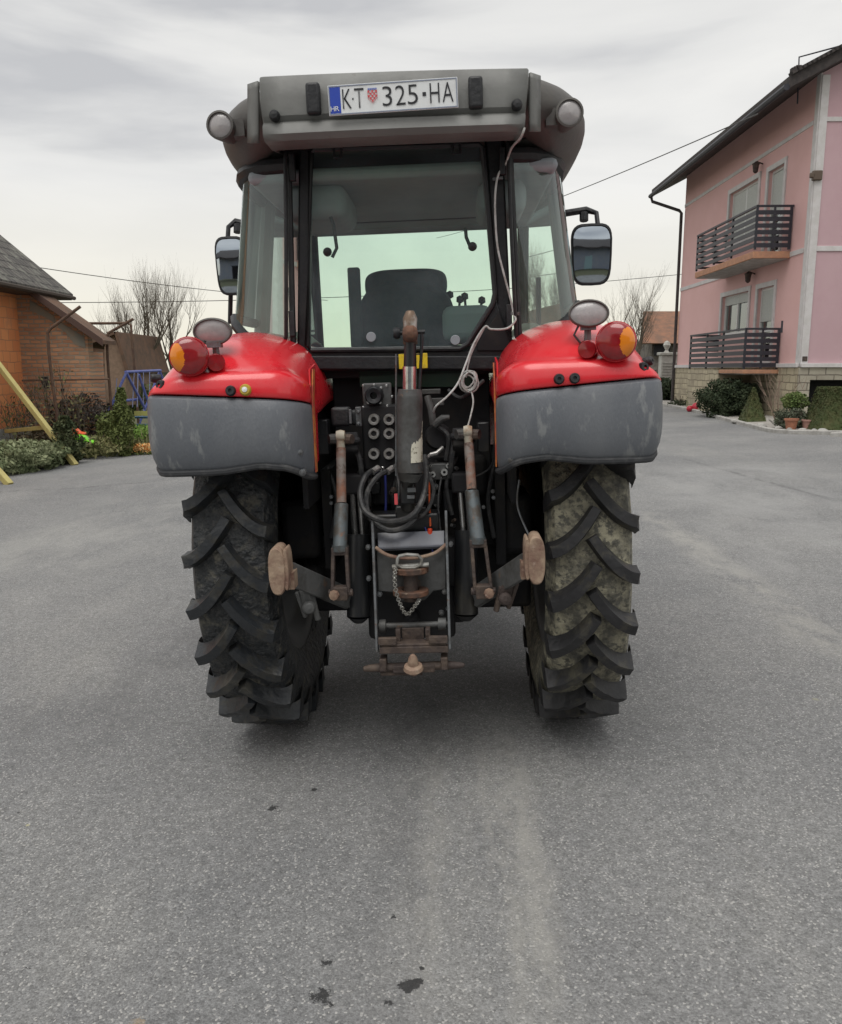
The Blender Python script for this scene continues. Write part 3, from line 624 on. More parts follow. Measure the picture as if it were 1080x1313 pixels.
# upper right levers and valves
b = MB(); b.box(T(553, 502, -.42), (.075, .03, .02)); b.box(T(560, 515, -.42), (.06, .04, .03)); pt(b, [(548, 508, -.45), (553, 525, -.47), (556, 545, -.47)], .014); pt(b, [(556, 545, -.47), (568, 536, -.48), (577, 535, -.48)], [.016, .014, .01]); obj('hitch_hook', b, greyst, TR, bev=.003)
b = MB(); b.lathe([(0, .03), (.045, .028), (.055, 0), (.055, -.06)], T(562, 560, -.42), (0, -1, .1), 20); obj('filter_cap', b, blackmat, TR)
b = MB(); b.box(T(565, 604, -.45), (.085, .05, .065)); 
vb = obj('remote_valve', b, greyst, TR, bev=.004)
b = MB()
for u, v, r in ((555, 608, .012), (570, 605, .014), (552, 597, .006), (575, 597, .010)): b.lathe([(r*.4, .012), (r, .012), (r*1.2, .0), (r*1.2, -.01)], T(u, v, -.48), (0, -1, 0), 14)
obj('valve_fitting', b, chrome, vb)
b = MB(); pt(b, [(552, 583, -.47), (560, 581, -.47), (568, 574, -.45)], .009); pt(b, [(545, 590, -.5), (552, 583, -.47)], .007); obj('banjo_pipe', b, bpy.data.materials['coupler_steel'], TR)
# hoses
def bez(pts, n=8):
    P = [Vector(p) for p in pts]; out = []
    for i in range(len(P)-1):
        a = P[max(0, i-1)]; b_ = P[i]; c = P[i+1]; d = P[min(len(P)-1, i+2)]
        for k in range(n):
            t = k/n; out.append(.5*((2*b_)+(c-a)*t+(2*a-5*b_+4*c-d)*t*t+(3*b_-a-3*c+d)*t**3))
    return out + [P[-1]]
def hz(name, pts, r, m): b = MB(); b.tube(bez([T(*p) for p in pts]), r, 8); return obj(name, b, m, TR)
hz('hydraulic_hose', [(478, 603, -.50), (468, 612, -.56), (462, 632, -.60), (468, 655, -.64), (488, 667, -.68), (510, 668, -.72), (530, 660, -.74), (542, 640, -.72), (547, 612, -.62), (545, 585, -.5)], .0115, hose)
hz('hydraulic_hose', [(499, 603, -.50), (484, 612, -.55), (472, 630, -.58), (470, 650, -.60), (478, 668, -.62), (498, 680, -.64), (520, 676, -.64), (536, 662, -.62)], .0115, hose)
hz('hydraulic_hose', [(450, 560, -.50), (458, 580, -.52), (463, 600, -.53), (466, 640, -.5), (466, 690, -.5)], .011, hose)
hz('hydraulic_hose', [(584, 560, -.50), (580, 585, -.52), (577, 612, -.5)], .011, hose)
for u in (481, 500):
    b = MB(); pt(b, [(u+4, 600, -.49), (u-3, 605, -.52)], .013, 10); obj('hose_fitting', b, bpy.data.materials['coupler_steel'], TR)
hz('blue_hose', [(494, 607, -.46), (495, 640, -.46), (494, 672, -.47)], .005, bluewire); hz('blue_hose', [(545, 676, -.58), (552, 695, -.62), (556, 712, -.63)], .003, bluewire)
hz('orange_wire', [(551, 612, -.52), (551, 640, -.54), (552, 675, -.58)], .004, orangewire)
b = MB(); b.lathe([(0, .012), (.009, .010), (.011, -.014), (.0, -.016)], T(551.5, 681, -.60), (0, 0, 1), 12); b.box(T(551.5, 686, -.60), (.026, .02, .012)); obj('red_plug', b, mat('red_plastic', (.7, .06, .02), .4), TR, bev=.003)
for i in range(9):
    u = random.choice((470, 476, 482, 508, 536, 560, 570, 582)); hz('pipe', [(u, 600+random.uniform(-20, 20), -.40), (u+random.uniform(-6, 6), 640, -.42), (u+random.uniform(-8, 8), 690, -.40)], random.uniform(.004, .009), hose if i % 2 else blackgl)
hz('pipe', [(640, 470+20, -.3), (634, 570, -.35), (628, 600, -.4), (600, 615, -.42)], .004, hose); hz('pipe', [(666, 615, -.62), (664, 650, -.64), (680, 690, -.72)], .004, steel); hz('pipe', [(400, 480, -.35), (404, 492, -.36), (409, 496, -.38)], .008, steel)
hz('pipe', [(662, 480, -.4), (652, 478, -.42), (642, 482, -.42)], .006, steel)
for i_, (p_, r_) in enumerate((
    ([(463, 600, -.44), (452, 640, -.46), (455, 690, -.46)], .009), ([(540, 596, -.5), (556, 625, -.54), (548, 655, -.58), (525, 672, -.6)], .008), ([(586, 585, -.45), (573, 620, -.48), (580, 660, -.48)], .009),
    ([(575, 500, -.40), (590, 510, -.42), (606, 500, -.38), (620, 488, -.34)], .008), ([(560, 545, -.46), (575, 560, -.48), (572, 590, -.47)], .010),
    ([(506, 596, -.50), (512, 625, -.6), (508, 660, -.62)], .005), ([(566, 612, -.5), (562, 645, -.54), (566, 690, -.56)], .004), ([(420, 600, -.3), (432, 640, -.35), (425, 690, -.38)], .010), ([(636, 590, -.3), (626, 640, -.35), (634, 690, -.38)], .010))):
    hz('hydraulic_hose', p_, r_, hose)
rs9 = random.Random(31)
for i_ in range(26):
    u_, v_ = rs9.uniform(462, 586), rs9.uniform(598, 688)
    if 505 < u_ < 545 and v_ < 660: continue
    b = MB(); r_ = rs9.uniform(.005, .011); b.lathe([(r_*.3, .014), (r_*.8, .014), (r_, .008), (r_, -.01), (r_*1.3, -.012), (r_*1.3, -.02)], T(u_, v_, -.47), (rs9.uniform(-.5, .5), -1, rs9.uniform(-.4, .4)), 8); obj('pipe_fitting', b, (steel, greyst, rustb, chrome)[i_ % 4], TR)
for (u_, v_, w_, h_) in ((470, 640, .05, .06), (556, 640, .06, .05), (575, 640, .04, .09), (482, 625, .04, .05), (540, 655, .05, .04), (620, 560, .05, .12), (415, 560, .05, .14)):
    b = MB(); b.box(T(u_, v_, -.42), (w_, .06, h_)); obj('valve_body', b, black if u_ % 2 else blackgl, TR, bev=.006)
# lift arms
b = MB(); b.bar(T(448, 566, -.55), T(452, 600, -.2), .07, .08); b.box(T(440, 566, -.52), (.055, .06, .05)); pt(b, [(424, 565, -.55), (462, 565, -.55)], .014); obj('lift_arm', b, blackmat, TR, bev=.008)
b = MB(); b.bar(T(592, 560, -.55), T(588, 600, -.2), .07, .08); b.box(T(600, 560, -.52), (.055, .06, .05)); pt(b, [(577, 560, -.55), (617, 558, -.55)], .014); obj('lift_arm', b, blackmat, TR, bev=.008)
# lift rods
def rodset(top, mid1, mid2, low, uw, sd):
    b = MB(); b.tube([T(*top), T(top[0]+(mid1[0]-top[0])*.25, top[1]+16, top[2])], [.018, .016], 12); b.lathe([(0, .018), (.02, .016), (.024, 0), (.02, -.016), (0, -.018)], T(*top), (1, 0, 0), 14)
    rd = obj('lift_rod', b, mat('pale_dusty_steel', (.45, .42, .34), .6, (.3, .2, .12), 20, .45, .6), TR)
    b = MB(); b.tube([T(top[0]+(mid1[0]-top[0])*.25, top[1]+16, top[2]), T(*mid1)], .0185, 14); obj('rusty_tube', b, rustor, rd)
    b = MB(); b.tube([T(*mid1), T(mid1[0], mid1[1]+2, mid1[2]), T(*mid2)], [.021, .026, .027], 16); b.lathe([(.030, -.012), (.030, .012)], T(*mid2), (0, 0, 1), 14); obj('adjuster_tube', b, mat('blue_grey_steel', (.11, .13, .14), .42, (.08, .07, .06), 18, .45, .6, metal=.3, col3=(.2, .1, .06), s3=30, t3=.62), rd)
    b = MB(); m_ = Vector(T(*mid2)); l_ = Vector(T(*low)); xo = Vector((.024, 0, 0))
    b.box(m_+Vector((0, 0, -.012)), (.062, .04, .03))
    b.bar(m_-xo, l_-xo+Vector((-.006, 0, 0)), .03, .013, (1, 0, 0)); b.bar(m_+xo, l_+xo+Vector((.006, 0, 0)), .03, .013, (1, 0, 0)); b.tube([l_-xo*1.9, l_+xo*1.9], .014, 10); b.box(l_, (.055, .045, .05))
    obj('fork', b, rustb, rd, bev=.003)
    b = MB(); b.lathe([(0, .02), (.016, .018), (.02, 0)], l_+Vector((sd*.02, -.03, 0)), (0, -1, 0), 8); obj('fork_nut', b, beige, rd)
    for du in (-12, 12):
        c = MB(); c.lathe([(0, .01), (.018, .01), (.02, 0), (.02, -.02)], T(top[0]+du, top[1]+4, top[2]), (1 if du > 0 else -1, -.5, 0), 10); obj('pivot_bolt', c, greyst if du < 0 else rustb, rd)
rodset((437, 559, -.60), (438, 645, -.68), (436, 702, -.75), (437, 760, -.78), 0, -1)
rodset((600, 553, -.60), (605, 628, -.68), (613, 692, -.75), (620, 758, -.78), 0, 1)
# lift cylinders
for u, v0, v1, ur, vr in ((460, 685, 790, 456, 632), (598, 680, 787, 594, 630)):
    b = MB(); pt(b, [(u, v0, -.52), (u, v1, -.58)], .047, 20); pt(b, [(u, v1, -.58), (u, v1+8, -.58)], [.047, .02], 16); cy = obj('lift_cylinder', b, blackgl, TR)
    b = MB(); pt(b, [(ur-4, vr, -.52), (u-4, v0, -.52)], .010, 10); pt(b, [(ur+5, vr, -.52), (u+5, v0, -.52)], .010, 10); obj('piston_rod', b, chrome, cy)
    b = MB(); b.box(T(ur, vr-12, -.5), (.09, .07, .08)); obj('rod_cap', b, blackmat, cy, bev=.01)
# lower links
for sd, inn, out, dk, hw_ in ((-1, (447, 768, -.60), (366, 733, -.93), (360, 729, -.95), 1), (1, (610, 766, -.60), (678, 722, -.93), (685, 715, -.95), 1)):
    b = MB(); a_, c_ = Vector(T(*inn)), Vector(T(*out)); b.bar(a_, c_, .022, .082)
    b.bar(a_, Vector((sd*.20, -.05, .58)), .03, .07)
    ll = obj('lower_link', b, greyst, TR, bev=.004)
    b = MB(); c = T(*dk); ax = Vector((1, .25*sd, 0)).normalized()
    def jaw(cx, hw2, hh2, y0, dep, dz=0):
        rws_ = []
        for yy, q in ((0, .92), (-.006, 1), (-dep+.008, 1), (-dep, .93)):
            rws_.append([Vector((x, y0+yy, z)) for x, z in rr(cx, c.z+dz, hw2*(1-(1-q)*1.5), hh2*q, 2.6, 24)])
        b.grid(rws_, closed=True); b.add(rws_[-1], [tuple(range(24))]); b.add(rws_[0], [tuple(range(23, -1, -1))])
    jaw(c.x+sd*.004, .030, .085, c.y+.05, .10); jaw(c.x-sd*.026, .010, .074, c.y+.04, .085, .004)
    b.box((c.x-sd*.02, c.y+.03, c.z-.045), (.05, .07, .06))
    obj('hook_end', b, beige, ll, 50)
    b = MB()
    w0 = T(out[0]-sd*(-22), out[1]+30, -.80)
    b.tube([T(out[0]-sd*24, out[1]+22, -.80), T(out[0]-sd*30, out[1]+40, -.78), T(out[0]-sd*40, out[1]+52, -.76)], [.02, .028, .012], 8)
    b.tube([T(out[0]-sd*34, out[1]+30, -.78), T(out[0]-sd*42, out[1]+62, -.78)], .012, 6); b.tube([T(out[0]-sd*15, out[1]+26, -.8), T(out[0]-sd*26, out[1]+58, -.78)], .010, 6)
    b.lathe([(.0, .02), (.02, .015), (.026, 0), (.018, -.02)], T(out[0]-sd*30, out[1]+46, -.82), (.3, -1, 0), 10)
    obj('check_link', b, rustb if sd > 0 else greyst, ll, bev=.003)
# axle housings
for bx_ in ((T(392, 672, -.18), (.16, .28, .26)), (T(655, 665, -.18), (.16, .28, .26)), (T(400, 745, -.30), (.10, .16, .12))): b = MB(); b.box(*bx_); obj('axle_housing', b, blackmat, TR, bev=.03)
b = MB()
for u, v in ((392, 645), (392, 650), (425, 637), (425, 645), (620, 650), (632, 630), (633, 638), (574, 780)): b.lathe([(0, .01), (.007, .009), (.009, 0)], T(u, v, -.47), (0, -1, 0), 8)
obj('body_bolt', b, steel, ch)
# centre battery-like tray and pickup hitch
b = MB(); b.box(T(520, 672, -.52), (.27, .10, .10)); obj('pto_shield', b, blackgl, TR, bev=.01)
b = MB(); b.prism([T(484, 683, -.60), T(570, 680, -.60), T(570, 700, -.645), T(485, 704, -.645)], (0, .01, -.012)); b.prism([T(485, 702, -.646), T(570, 698, -.646), T(570, 701, -.646), T(485, 705, -.646)], (0, .05, 0)); obj('guard_plate', b, mat('blue_grey_plate', (.16, .17, .20), .4, (.10, .10, .11), 8, .45, .7), TR, bev=.002)
b = MB(); b.prism([T(483, 707, -.66), T(502, 714, -.66), T(515, 716, -.66), T(540, 715, -.66), T(554, 711, -.66), T(572, 701, -.66), T(572, 756, -.66), T(556, 758, -.66), T(545, 770, -.66), T(515, 772, -.66), T(505, 760, -.66), T(485, 758, -.66)], (0, .06, 0))
pk = obj('hitch_plate', b, greyst, TR, bev=.004)
# curved upper edge
b = MB(); b.tube(bez([T(482, 702, -.67), T(498, 712, -.69), T(526, 716, -.70), T(556, 710, -.69), T(572, 698, -.67)]), .007, 8); obj('plate_edge', b, beige, pk)
def ringpt(cu, cv, y, rx, ry, z0=0, n=24): 
    c = T(cu, cv, y); return [c+Vector((rx*math.cos(6.283*i/n), ry*math.sin(6.283*i/n), 0)) for i in range(n)]
b = MB()
for cv, th in ((730, .024), (759, .022)):
    ro = ringpt(527, cv, -.70, .068, .060); ri = ringpt(527, cv, -.70, .030, .028); n = 24
    up = Vector((0, 0, th/2)); vs = [p+up for p in ro]+[p+up for p in ri]+[p-up for p in ro]+[p-up for p in ri]; fs = []
    for i in range(n):
        j = (i+1) % n; fs += [(i, j, n+j, n+i), (2*n+i, 3*n+i, 3*n+j, 2*n+j), (i, 2*n+i, 2*n+j, j), (n+i, n+j, 3*n+j, 3*n+i)]
    b.add(vs, fs)
obj('clevis_jaw', b, rust, pk, bev=.004)
b = MB(); pt(b, [(527, 724, -.705), (527, 770, -.705)], .027, 18); obj('hitch_pin', b, rustb, pk)
b = MB(); b.tube([T(510, 716, -.74), T(512, 713, -.74), T(522, 711, -.74), T(536, 712, -.74), T(541, 717, -.74), T(540, 724, -.74), T(532, 728, -.74), T(516, 728, -.74), T(509, 724, -.74)], .0065, 8, closed=True); pt(b, [(503, 727, -.73), (550, 724, -.73)], .009, 8); obj('pin_handle', b, mat('zinc_pin', (.36, .36, .34), .45, (.2, .19, .17), 30, metal=.5), pk)
ch_ = MB(); path = bez([T(*p) for p in ((508, 728, -.75), (506, 740, -.76), (508, 758, -.765), (514, 776, -.76), (522, 788, -.75), (533, 776, -.75), (538, 768, -.74))], 6)
for i in range(0, len(path)-1, 1):
    a_, b_ = path[i], path[i+1]; c = (a_+b_)/2; d = (b_-a_).normalized(); s_ = (Vector((1, 0, 0)) if i % 2 else Vector((0, 1, 0))); s_ = (s_-d*s_.dot(d)).normalized(); L_ = (b_-a_).length*.72
    ch_.tube([c+d*L_*math.cos(t*.7854)+s_*.0065*math.sin(t*.7854) for t in range(8)], .0024, 5, closed=True)
obj('chain', ch_, bpy.data.materials['zinc_pin'], pk)
# pickup frame
b = MB(); b.bar(T(478, 664, -.63), T(484, 836, -.75), .040, .010, (1, 0, 0)); b.bar(T(572, 655, -.63), T(577, 832, -.75), .040, .010, (1, 0, 0)); fr_ = obj('pickup_frame', b, steel, TR, bev=.002)
b = MB(); b.box(T(531, 832, -.76), (.258, .03, .026)); b.box(T(531, 824, -.74), (.245, .06, .010)); b.box(T(497, 822, -.77), (.07, .02, .028)); b.box(T(562, 820, -.77), (.07, .02, .028)); b.box(T(530, 815, -.70), (.085, .03, .07)); b.box(T(511, 815, -.72), (.018, .04, .06)); b.box(T(549, 814, -.72), (.018, .04, .06)); obj('cross_member', b, rustb, fr_, bev=.003)
b = MB(); pt(b, [(484, 803, -.70), (574, 800, -.70)], .012, 12); b.lathe([(.026, -.012), (.026, .012)], T(491, 803, -.70), (1, 0, 0), 12); pt(b, [(487, 803, -.70), (495, 803, -.70)], .024, 12); pt(b, [(562, 800, -.70), (572, 800, -.70)], .024, 12); obj('pivot_tube', b, greyst, fr_)
b = MB(); pt(b, [(466, 858, -.74), (474, 857, -.74), (488, 856, -.74), (575, 853, -.74), (590, 853, -.74), (596, 853, -.74)], [.010, .014, .017, .017, .012, .008], 14)
b.box(T(492, 850, -.74), (.026, .06, .05)); b.box(T(570, 848, -.74), (.026, .06, .05)); b.box(T(531, 856, -.74), (.16, .04, .03)); b.box(T(515, 861, -.72), (.16, .05, .016)); dbr = obj('drawbar', b, rustb, fr_, bev=.004)
b = MB(); b.lathe([(0, .045), (.008, .042), (.016, .03), (.020, .01), (.020, 0), (.034, -.006), (.038, -.02), (.024, -.03), (.016, -.042), (0, -.044)], T(530, 852, -.79), (0, -.25, 1), 16); obj('hitch_ball', b, beige, fr_)
# black sheets between frame and cylinders (gearbox rear)
b = MB(); b.box(T(528, 770, -.40), (.36, .12, .30)); b.box(T(528, 720, -.42), (.50, .10, .20)); b.lathe([(0, .06), (.03, .06), (.035, 0)], T(528, 790, -.46), (0, -1, 0), 14); obj('gearbox_cover', b, blackmat, TR, bev=.02)
b = MB()
for u, v in ((487, 762), (566, 786), (570, 759), (472, 702), (473, 742), (578, 698)): b.lathe([(0, .012), (.008, .010), (.011, 0), (.011, -.01)], T(u, v, -.66), (0, -1, 0), 8)
obj('frame_bolt', b, steel, fr_)
# green tinted lower window
b = MB(); b.add([T(460, 475, -.29), T(606, 475, -.29), T(603, 496, -.29), T(462, 496, -.29)], [(0, 1, 2, 3)]); obj('lower_window', b, mat('dark_green_glass', (.018, .045, .028), .25, (.025, .05, .03), 8), TR)
# right fender sticker
b = MB()
for i, (u, v) in enumerate(((652, 480), (653, 486), (652.5, 492), (657, 484), (656.5, 490))): b.box(T(u, v, -.80)+Vector((-.012, 0, 0)), (.004, .03, .010))
# (unreadable pale decal on the inner side)
obj('fender_sticker', b, paledecal, TR)
# white cable from roof to hitch
hz('white_cable', [(673, 163, -.62), (668, 176, -.60), (656, 190, -.42), (648, 212, -.37), (640, 222, -.37), (636, 240, -.375), (635, 270, -.375), (638, 315, -.375), (646, 350, -.375), (654, 380, -.375), (659, 402, -.375), (661, 411, -.39), (650, 421, -.39), (630, 422, -.39), (622, 419, -.39), (608, 440, -.39), (598, 465, -.42), (588, 490, -.46), (575, 507, -.5), (560, 520, -.52), (556, 528, -.5)], .0042, whitecable)
hz('white_cable', [(622, 419, -.39), (606, 450, -.38), (600, 470, -.40), (598, 484, -.42)], .003, whitecable)
b = MB()
for i in range(6):
    c = T(598+random.uniform(-4, 5), 489+random.uniform(-3, 3), -.43); rx, rz = random.uniform(.022, .034), random.uniform(.030, .042); th = random.uniform(-.6, .6); yr = random.uniform(-.02, .02)
    b.tube([c+Vector((rx*math.cos(t*.3927)*math.cos(th)-rz*math.sin(t*.3927)*math.sin(th), yr*math.cos(t*.39)-.003*i, rx*math.cos(t*.3927)*math.sin(th)+rz*math.sin(t*.3927)*math.cos(th))) for t in range(16)], .0032, 6, closed=True)
obj('cable_coil', b, whitecable, TR)
hz('white_cable', [(604, 498, -.44), (607, 515, -.46), (604, 532, -.5), (599, 550, -.58)], .0035, whitecable)
b = MB(); b.bar(T(632, 230, -.36), T(645, 228, -.36), .012, .01); b.bar(T(655, 402, -.37), T(666, 402, -.37), .012, .012); obj('cable_tie', b, steel, TR)
# ================================================================ SETTING
# ground reaching the horizon
xs = [-400, -200, -100, -60, -40, -30] + [-26+.5*i for i in range(105)] + [30, 40, 60, 100, 200, 400]
ys = [-60, -20, 0, 5, 10, 15, 20, 30, 45, 70, 120, 250, 600]
b = MB(); b.grid([[Vector((x, y, gz(x))) for x in xs] for y in ys])
soil = mat('winter_ground', (.07, .075, .035), .95, (.10, .085, .055), 1.5, .4, .6, bump=.5, bscale=12, col3=(.05, .07, .02), s3=5, t3=.5)
struct(obj('ground', b, soil, ang=180))
# asphalt
def asphalt():
    m = bpy.data.materials.new('asphalt'); N, L = nodes(m); B = N['Principled BSDF']; tc = N.new('ShaderNodeTexCoord'); o = tc.outputs['Object']
    def nz(sc, det=6, ro=.6, st=None):
        n = N.new('ShaderNodeTexNoise'); n.inputs['Scale'].default_value = sc; n.inputs['Detail'].default_value = det; n.inputs['Roughness'].default_value = ro
        if st:
            mp = N.new('ShaderNodeMapping'); mp.inputs['Scale'].default_value = st; L.new(o, mp.inputs[0]); L.new(mp.outputs[0], n.inputs[0])
        else: L.new(o, n.inputs[0])
        return n.outputs['Fac']
    def mr(s, a, b_, c=0, d=1):
        r = N.new('ShaderNodeMapRange'); r.inputs[1].default_value = a; r.inputs[2].default_value = b_; r.inputs[3].default_value = c; r.inputs[4].default_value = d; L.new(s, r.inputs[0]); return r.outputs[0]
    def mth(op, a, b_=None, c=None):
        n = N.new('ShaderNodeMath'); n.operation = op
        for i, q in enumerate((a, b_, c)):
            if q is None: continue
            if hasattr(q, 'is_linked'): L.new(q, n.inputs[i])
            else: n.inputs[i].default_value = q
        return n.outputs[0]
    def mix(f, a, b_, bt='MIX'):
        x = N.new('ShaderNodeMix'); x.data_type = 'RGBA'; x.blend_type = bt
        for q, s in ((f, 0), (a, 6), (b_, 7)):
            if hasattr(q, 'is_linked'): L.new(q, x.inputs[s])
            else: x.inputs[s].default_value = q if s == 0 else (*q, 1)
        return x.outputs[2]
    c = mix(mr(nz(.45, 5), .35, .65), (.168, .171, .175), (.245, .245, .241))
    c = mix(mr(nz(2.2, 6), .40, .72, 0, .5), c, (.175, .176, .179))
    c = mix(mr(nz(1.1, 6, .7, (1, .35, 1)), .52, .7, 0, .45), c, (.30, .296, .28))
    # stones
    vor = N.new('ShaderNodeTexVoronoi'); vor.inputs['Scale'].default_value = 170; L.new(o, vor.inputs[0])
    hs = N.new('ShaderNodeSeparateColor'); L.new(vor.outputs['Color'], hs.inputs[0])
    st = mr(hs.outputs[0], .0, 1, .80, 1.20); c = mix(1.0, c, (1, 1, 1), 'MULTIPLY') if False else c
    cm = N.new('ShaderNodeVectorMath'); cm.operation = 'SCALE'; L.new(c, cm.inputs[0]); L.new(st, cm.inputs['Scale']); c = cm.outputs[0]
    n1 = mr(nz(260, 3, .7), .3, .7, .78, 1.22); cm = N.new('ShaderNodeVectorMath'); cm.operation = 'SCALE'; L.new(c, cm.inputs[0]); L.new(n1, cm.inputs['Scale']); c = cm.outputs[0]
    n1 = mr(nz(110, 2, .6), .3, .7, .82, 1.18); cm = N.new('ShaderNodeVectorMath'); cm.operation = 'SCALE'; L.new(c, cm.inputs[0]); L.new(n1, cm.inputs['Scale']); c = cm.outputs[0]
    n1 = mr(nz(30, 5, .75), .32, .68, .80, 1.20); cm = N.new('ShaderNodeVectorMath'); cm.operation = 'SCALE'; L.new(c, cm.inputs[0]); L.new(n1, cm.inputs['Scale']); c = cm.outputs[0]
    c = mix(mr(hs.outputs[1], .93, .95, 0, .6), c, (.50, .49, .47)); c = mix(mr(hs.outputs[2], .93, .95, 0, .5), c, (.10, .10, .102))
    sp = N.new('ShaderNodeSeparateXYZ'); L.new(o, sp.inputs[0]); X, Y = sp.outputs[0], sp.outputs[1]
    wob = mr(nz(1.5, 4), 0, 1, -.12, .12)
    def band(p, q, w, soft, strength, colr, nsc=6):
        # streak of dust along the line p-q
        dx, dy = q[0]-p[0], q[1]-p[1]; Ln = math.hypot(dx, dy); nx, ny = dy/Ln, -dx/Ln
        d = mth('ADD', mth('MULTIPLY', mth('SUBTRACT', X, p[0]), nx), mth('MULTIPLY', mth('SUBTRACT', Y, p[1]), ny))
        d = mth('ABSOLUTE', mth('ADD', d, wob) if soft > .04 else mth('ADD', d, mth('MULTIPLY', wob, .35)))
        t = mth('ADD', mth('MULTIPLY', mth('SUBTRACT', X, p[0]), dx/Ln), mth('MULTIPLY', mth('SUBTRACT', Y, p[1]), dy/Ln))
        f = mr(d, w, w+soft, 1, 0); e = mth('MULTIPLY', mr(t, -.3, .3), mr(t, Ln-.3, Ln+.3, 1, 0))
        f = mth('MULTIPLY', mth('MULTIPLY', f, e), mr(nz(nsc, 6, .75, (1, .45, 1)), .42, .60, .0, strength))
        nonlocal c; c = mix(f, c, colr)
    g = lambda u, v: (G(u, v).x, G(u, v).y)
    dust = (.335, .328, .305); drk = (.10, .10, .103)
    band(g(640, 950), g(690, 1300), .02, .03, .4, dust, 20)
    band(g(672, 1000), g(735, 1300), .015, .05, .4, dust, 14)
    band(g(600, 930), g(600, 1312), .20, .07, .18, dust, 7)
    band(g(618, 960), g(668, 1312), .012, .035, .55, dust, 16)
    band(g(655, 940), g(712, 1312), .012, .035, .55, dust, 16)
    band(g(560, 960), g(540, 1312), .012, .04, .4, dust, 16)
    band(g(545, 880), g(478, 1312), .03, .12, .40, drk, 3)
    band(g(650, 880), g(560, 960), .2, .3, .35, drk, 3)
    band(g(830, 660), g(1100, 850), .06, .16, .7, dust, 4)
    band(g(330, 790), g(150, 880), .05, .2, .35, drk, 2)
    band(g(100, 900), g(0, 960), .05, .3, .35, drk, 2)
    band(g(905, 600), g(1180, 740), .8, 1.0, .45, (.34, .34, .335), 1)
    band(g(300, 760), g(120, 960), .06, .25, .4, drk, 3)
    band(g(60, 630), g(200, 618), .03, .05, .8, drk, 5)
    band(g(-20, 632), g(70, 628), .03, .05, .8, drk, 5)
    band(g(0, 740), g(230, 640), .5, .8, .5, (.33, .328, .31), 1)
    band(g(1060, 640), g(880, 590), .02, .04, .6, drk, 5)
    def spot(u, v, r, colr=(.025, .025, .026), k=.9):
        p = g(u, v); nn = nz(16, 5, .8)
        d = mth('SQRT', mth('ADD', mth('POWER', mth('SUBTRACT', X, p[0]), 2.0), mth('POWER', mth('SUBTRACT', Y, p[1]), 2.0)))
        d = mth('ADD', d, mr(nn, .3, .7, -r*1.1, r*1.1))
        nonlocal c; c = mix(mr(d, r*.55, r*.8, k, 0), c, colr)
    for u, v, r in ((415, 1283, .030), (525, 1268, .032), (418, 1240, .014), (540, 1246, .012), (502, 1240, .012), (403, 1016, .012), (350, 1040, .020), (24, 1046, .014), (38, 1247, .016), (500, 1290, .014), (505, 1180, .010)): spot(u, v, r)
    spot(180, 1320, .03, (.28, .22, .15), .7); spot(36, 1062, .008, (.4, .38, .25)); spot(1048, 900, .02, (.3, .3, .22), .6)
    L.new(c, B.inputs['Base Color']); B.inputs['Roughness'].default_value = .9; B.inputs['Specular IOR Level'].default_value = .3
    h = mth('ADD', mth('MULTIPLY', vor.outputs['Distance'], -.8), nz(190, 3, .7))
    bp = N.new('ShaderNodeBump'); bp.inputs['Strength'].default_value = .55; bp.inputs['Distance'].default_value = .006; L.new(h, bp.inputs['Height']); L.new(bp.outputs[0], B.inputs['Normal'])
    return m
gl0, gl1 = G(0, 603), G(190, 577)
def xl(y): return gl0.x + (gl1.x-gl0.x)*(y-gl0.y)/(gl1.y-gl0.y) + .12*math.sin(y*1.3) if y > 9 else gl0.x + (gl1.x-gl0.x)*(9-gl0.y)/(gl1.y-gl0.y) - (9-y)*.3
KB = [G(1130, 558), G(1080, 557), G(1040, 556.5), G(1010, 553.5), G(980, 547), G(947, 539), G(905, 528), G(870, 521), G(850, 518)]
KB = [Vector((p.x-(.45 if i > 2 else .1), p.y-.30, 0)) for i, p in enumerate(KB)]
print('KERB', [(round(p.x, 2), round(p.y, 2)) for p in KB], 'L', gl0, gl1)
def xr(y):
    K = KB[3:]
    if y < K[0].y: return None
    for a, c in zip(K, K[1:]):
        if a.y <= y <= c.y: return a.x+(c.x-a.x)*(y-a.y)/(c.y-a.y)
    return K[-1].x + (y-K[-1].y)*.1
yk = KB[3].y
b = MB(); NC = 60; ZA = .012
def row(y, x0, x1): return [Vector((x0+(x1-x0)*i/NC, y, gz(x0+(x1-x0)*i/NC)+ZA)) for i in range(NC+1)]
rows = [row(y, xl(y), 20) for y in [-8+.8*i for i in range(int((KB[0].y+8)/.8)+1)]]
b.grid(rows)
# between the near kerb and the bend
yy0 = rows[-1][0].y
rows2 = [row(yy0, xl(yy0), 20)] 
y_ = yy0
far = [yk] + [yk+1.2*i for i in range(1, 14)] + [yk+20, yk+28]
b.grid([row(yy0, xl(yy0), KB[3].x), row(yk, xl(yk), KB[3].x)] + [row(y, xl(y), xr(y)) for y in far[1:]])
b.add([Vector((KB[3].x, yy0, 0)), Vector((20, yy0, 0)), Vector((20, KB[0].y, 0))]+[Vector((p.x, p.y, 0)) for p in KB[:4]], [tuple(range(7))])
for p in b.v:
    if p.z == 0: p.z = gz(p.x)+ZA
yard = struct(obj('yard', b, asphalt(), ang=180))
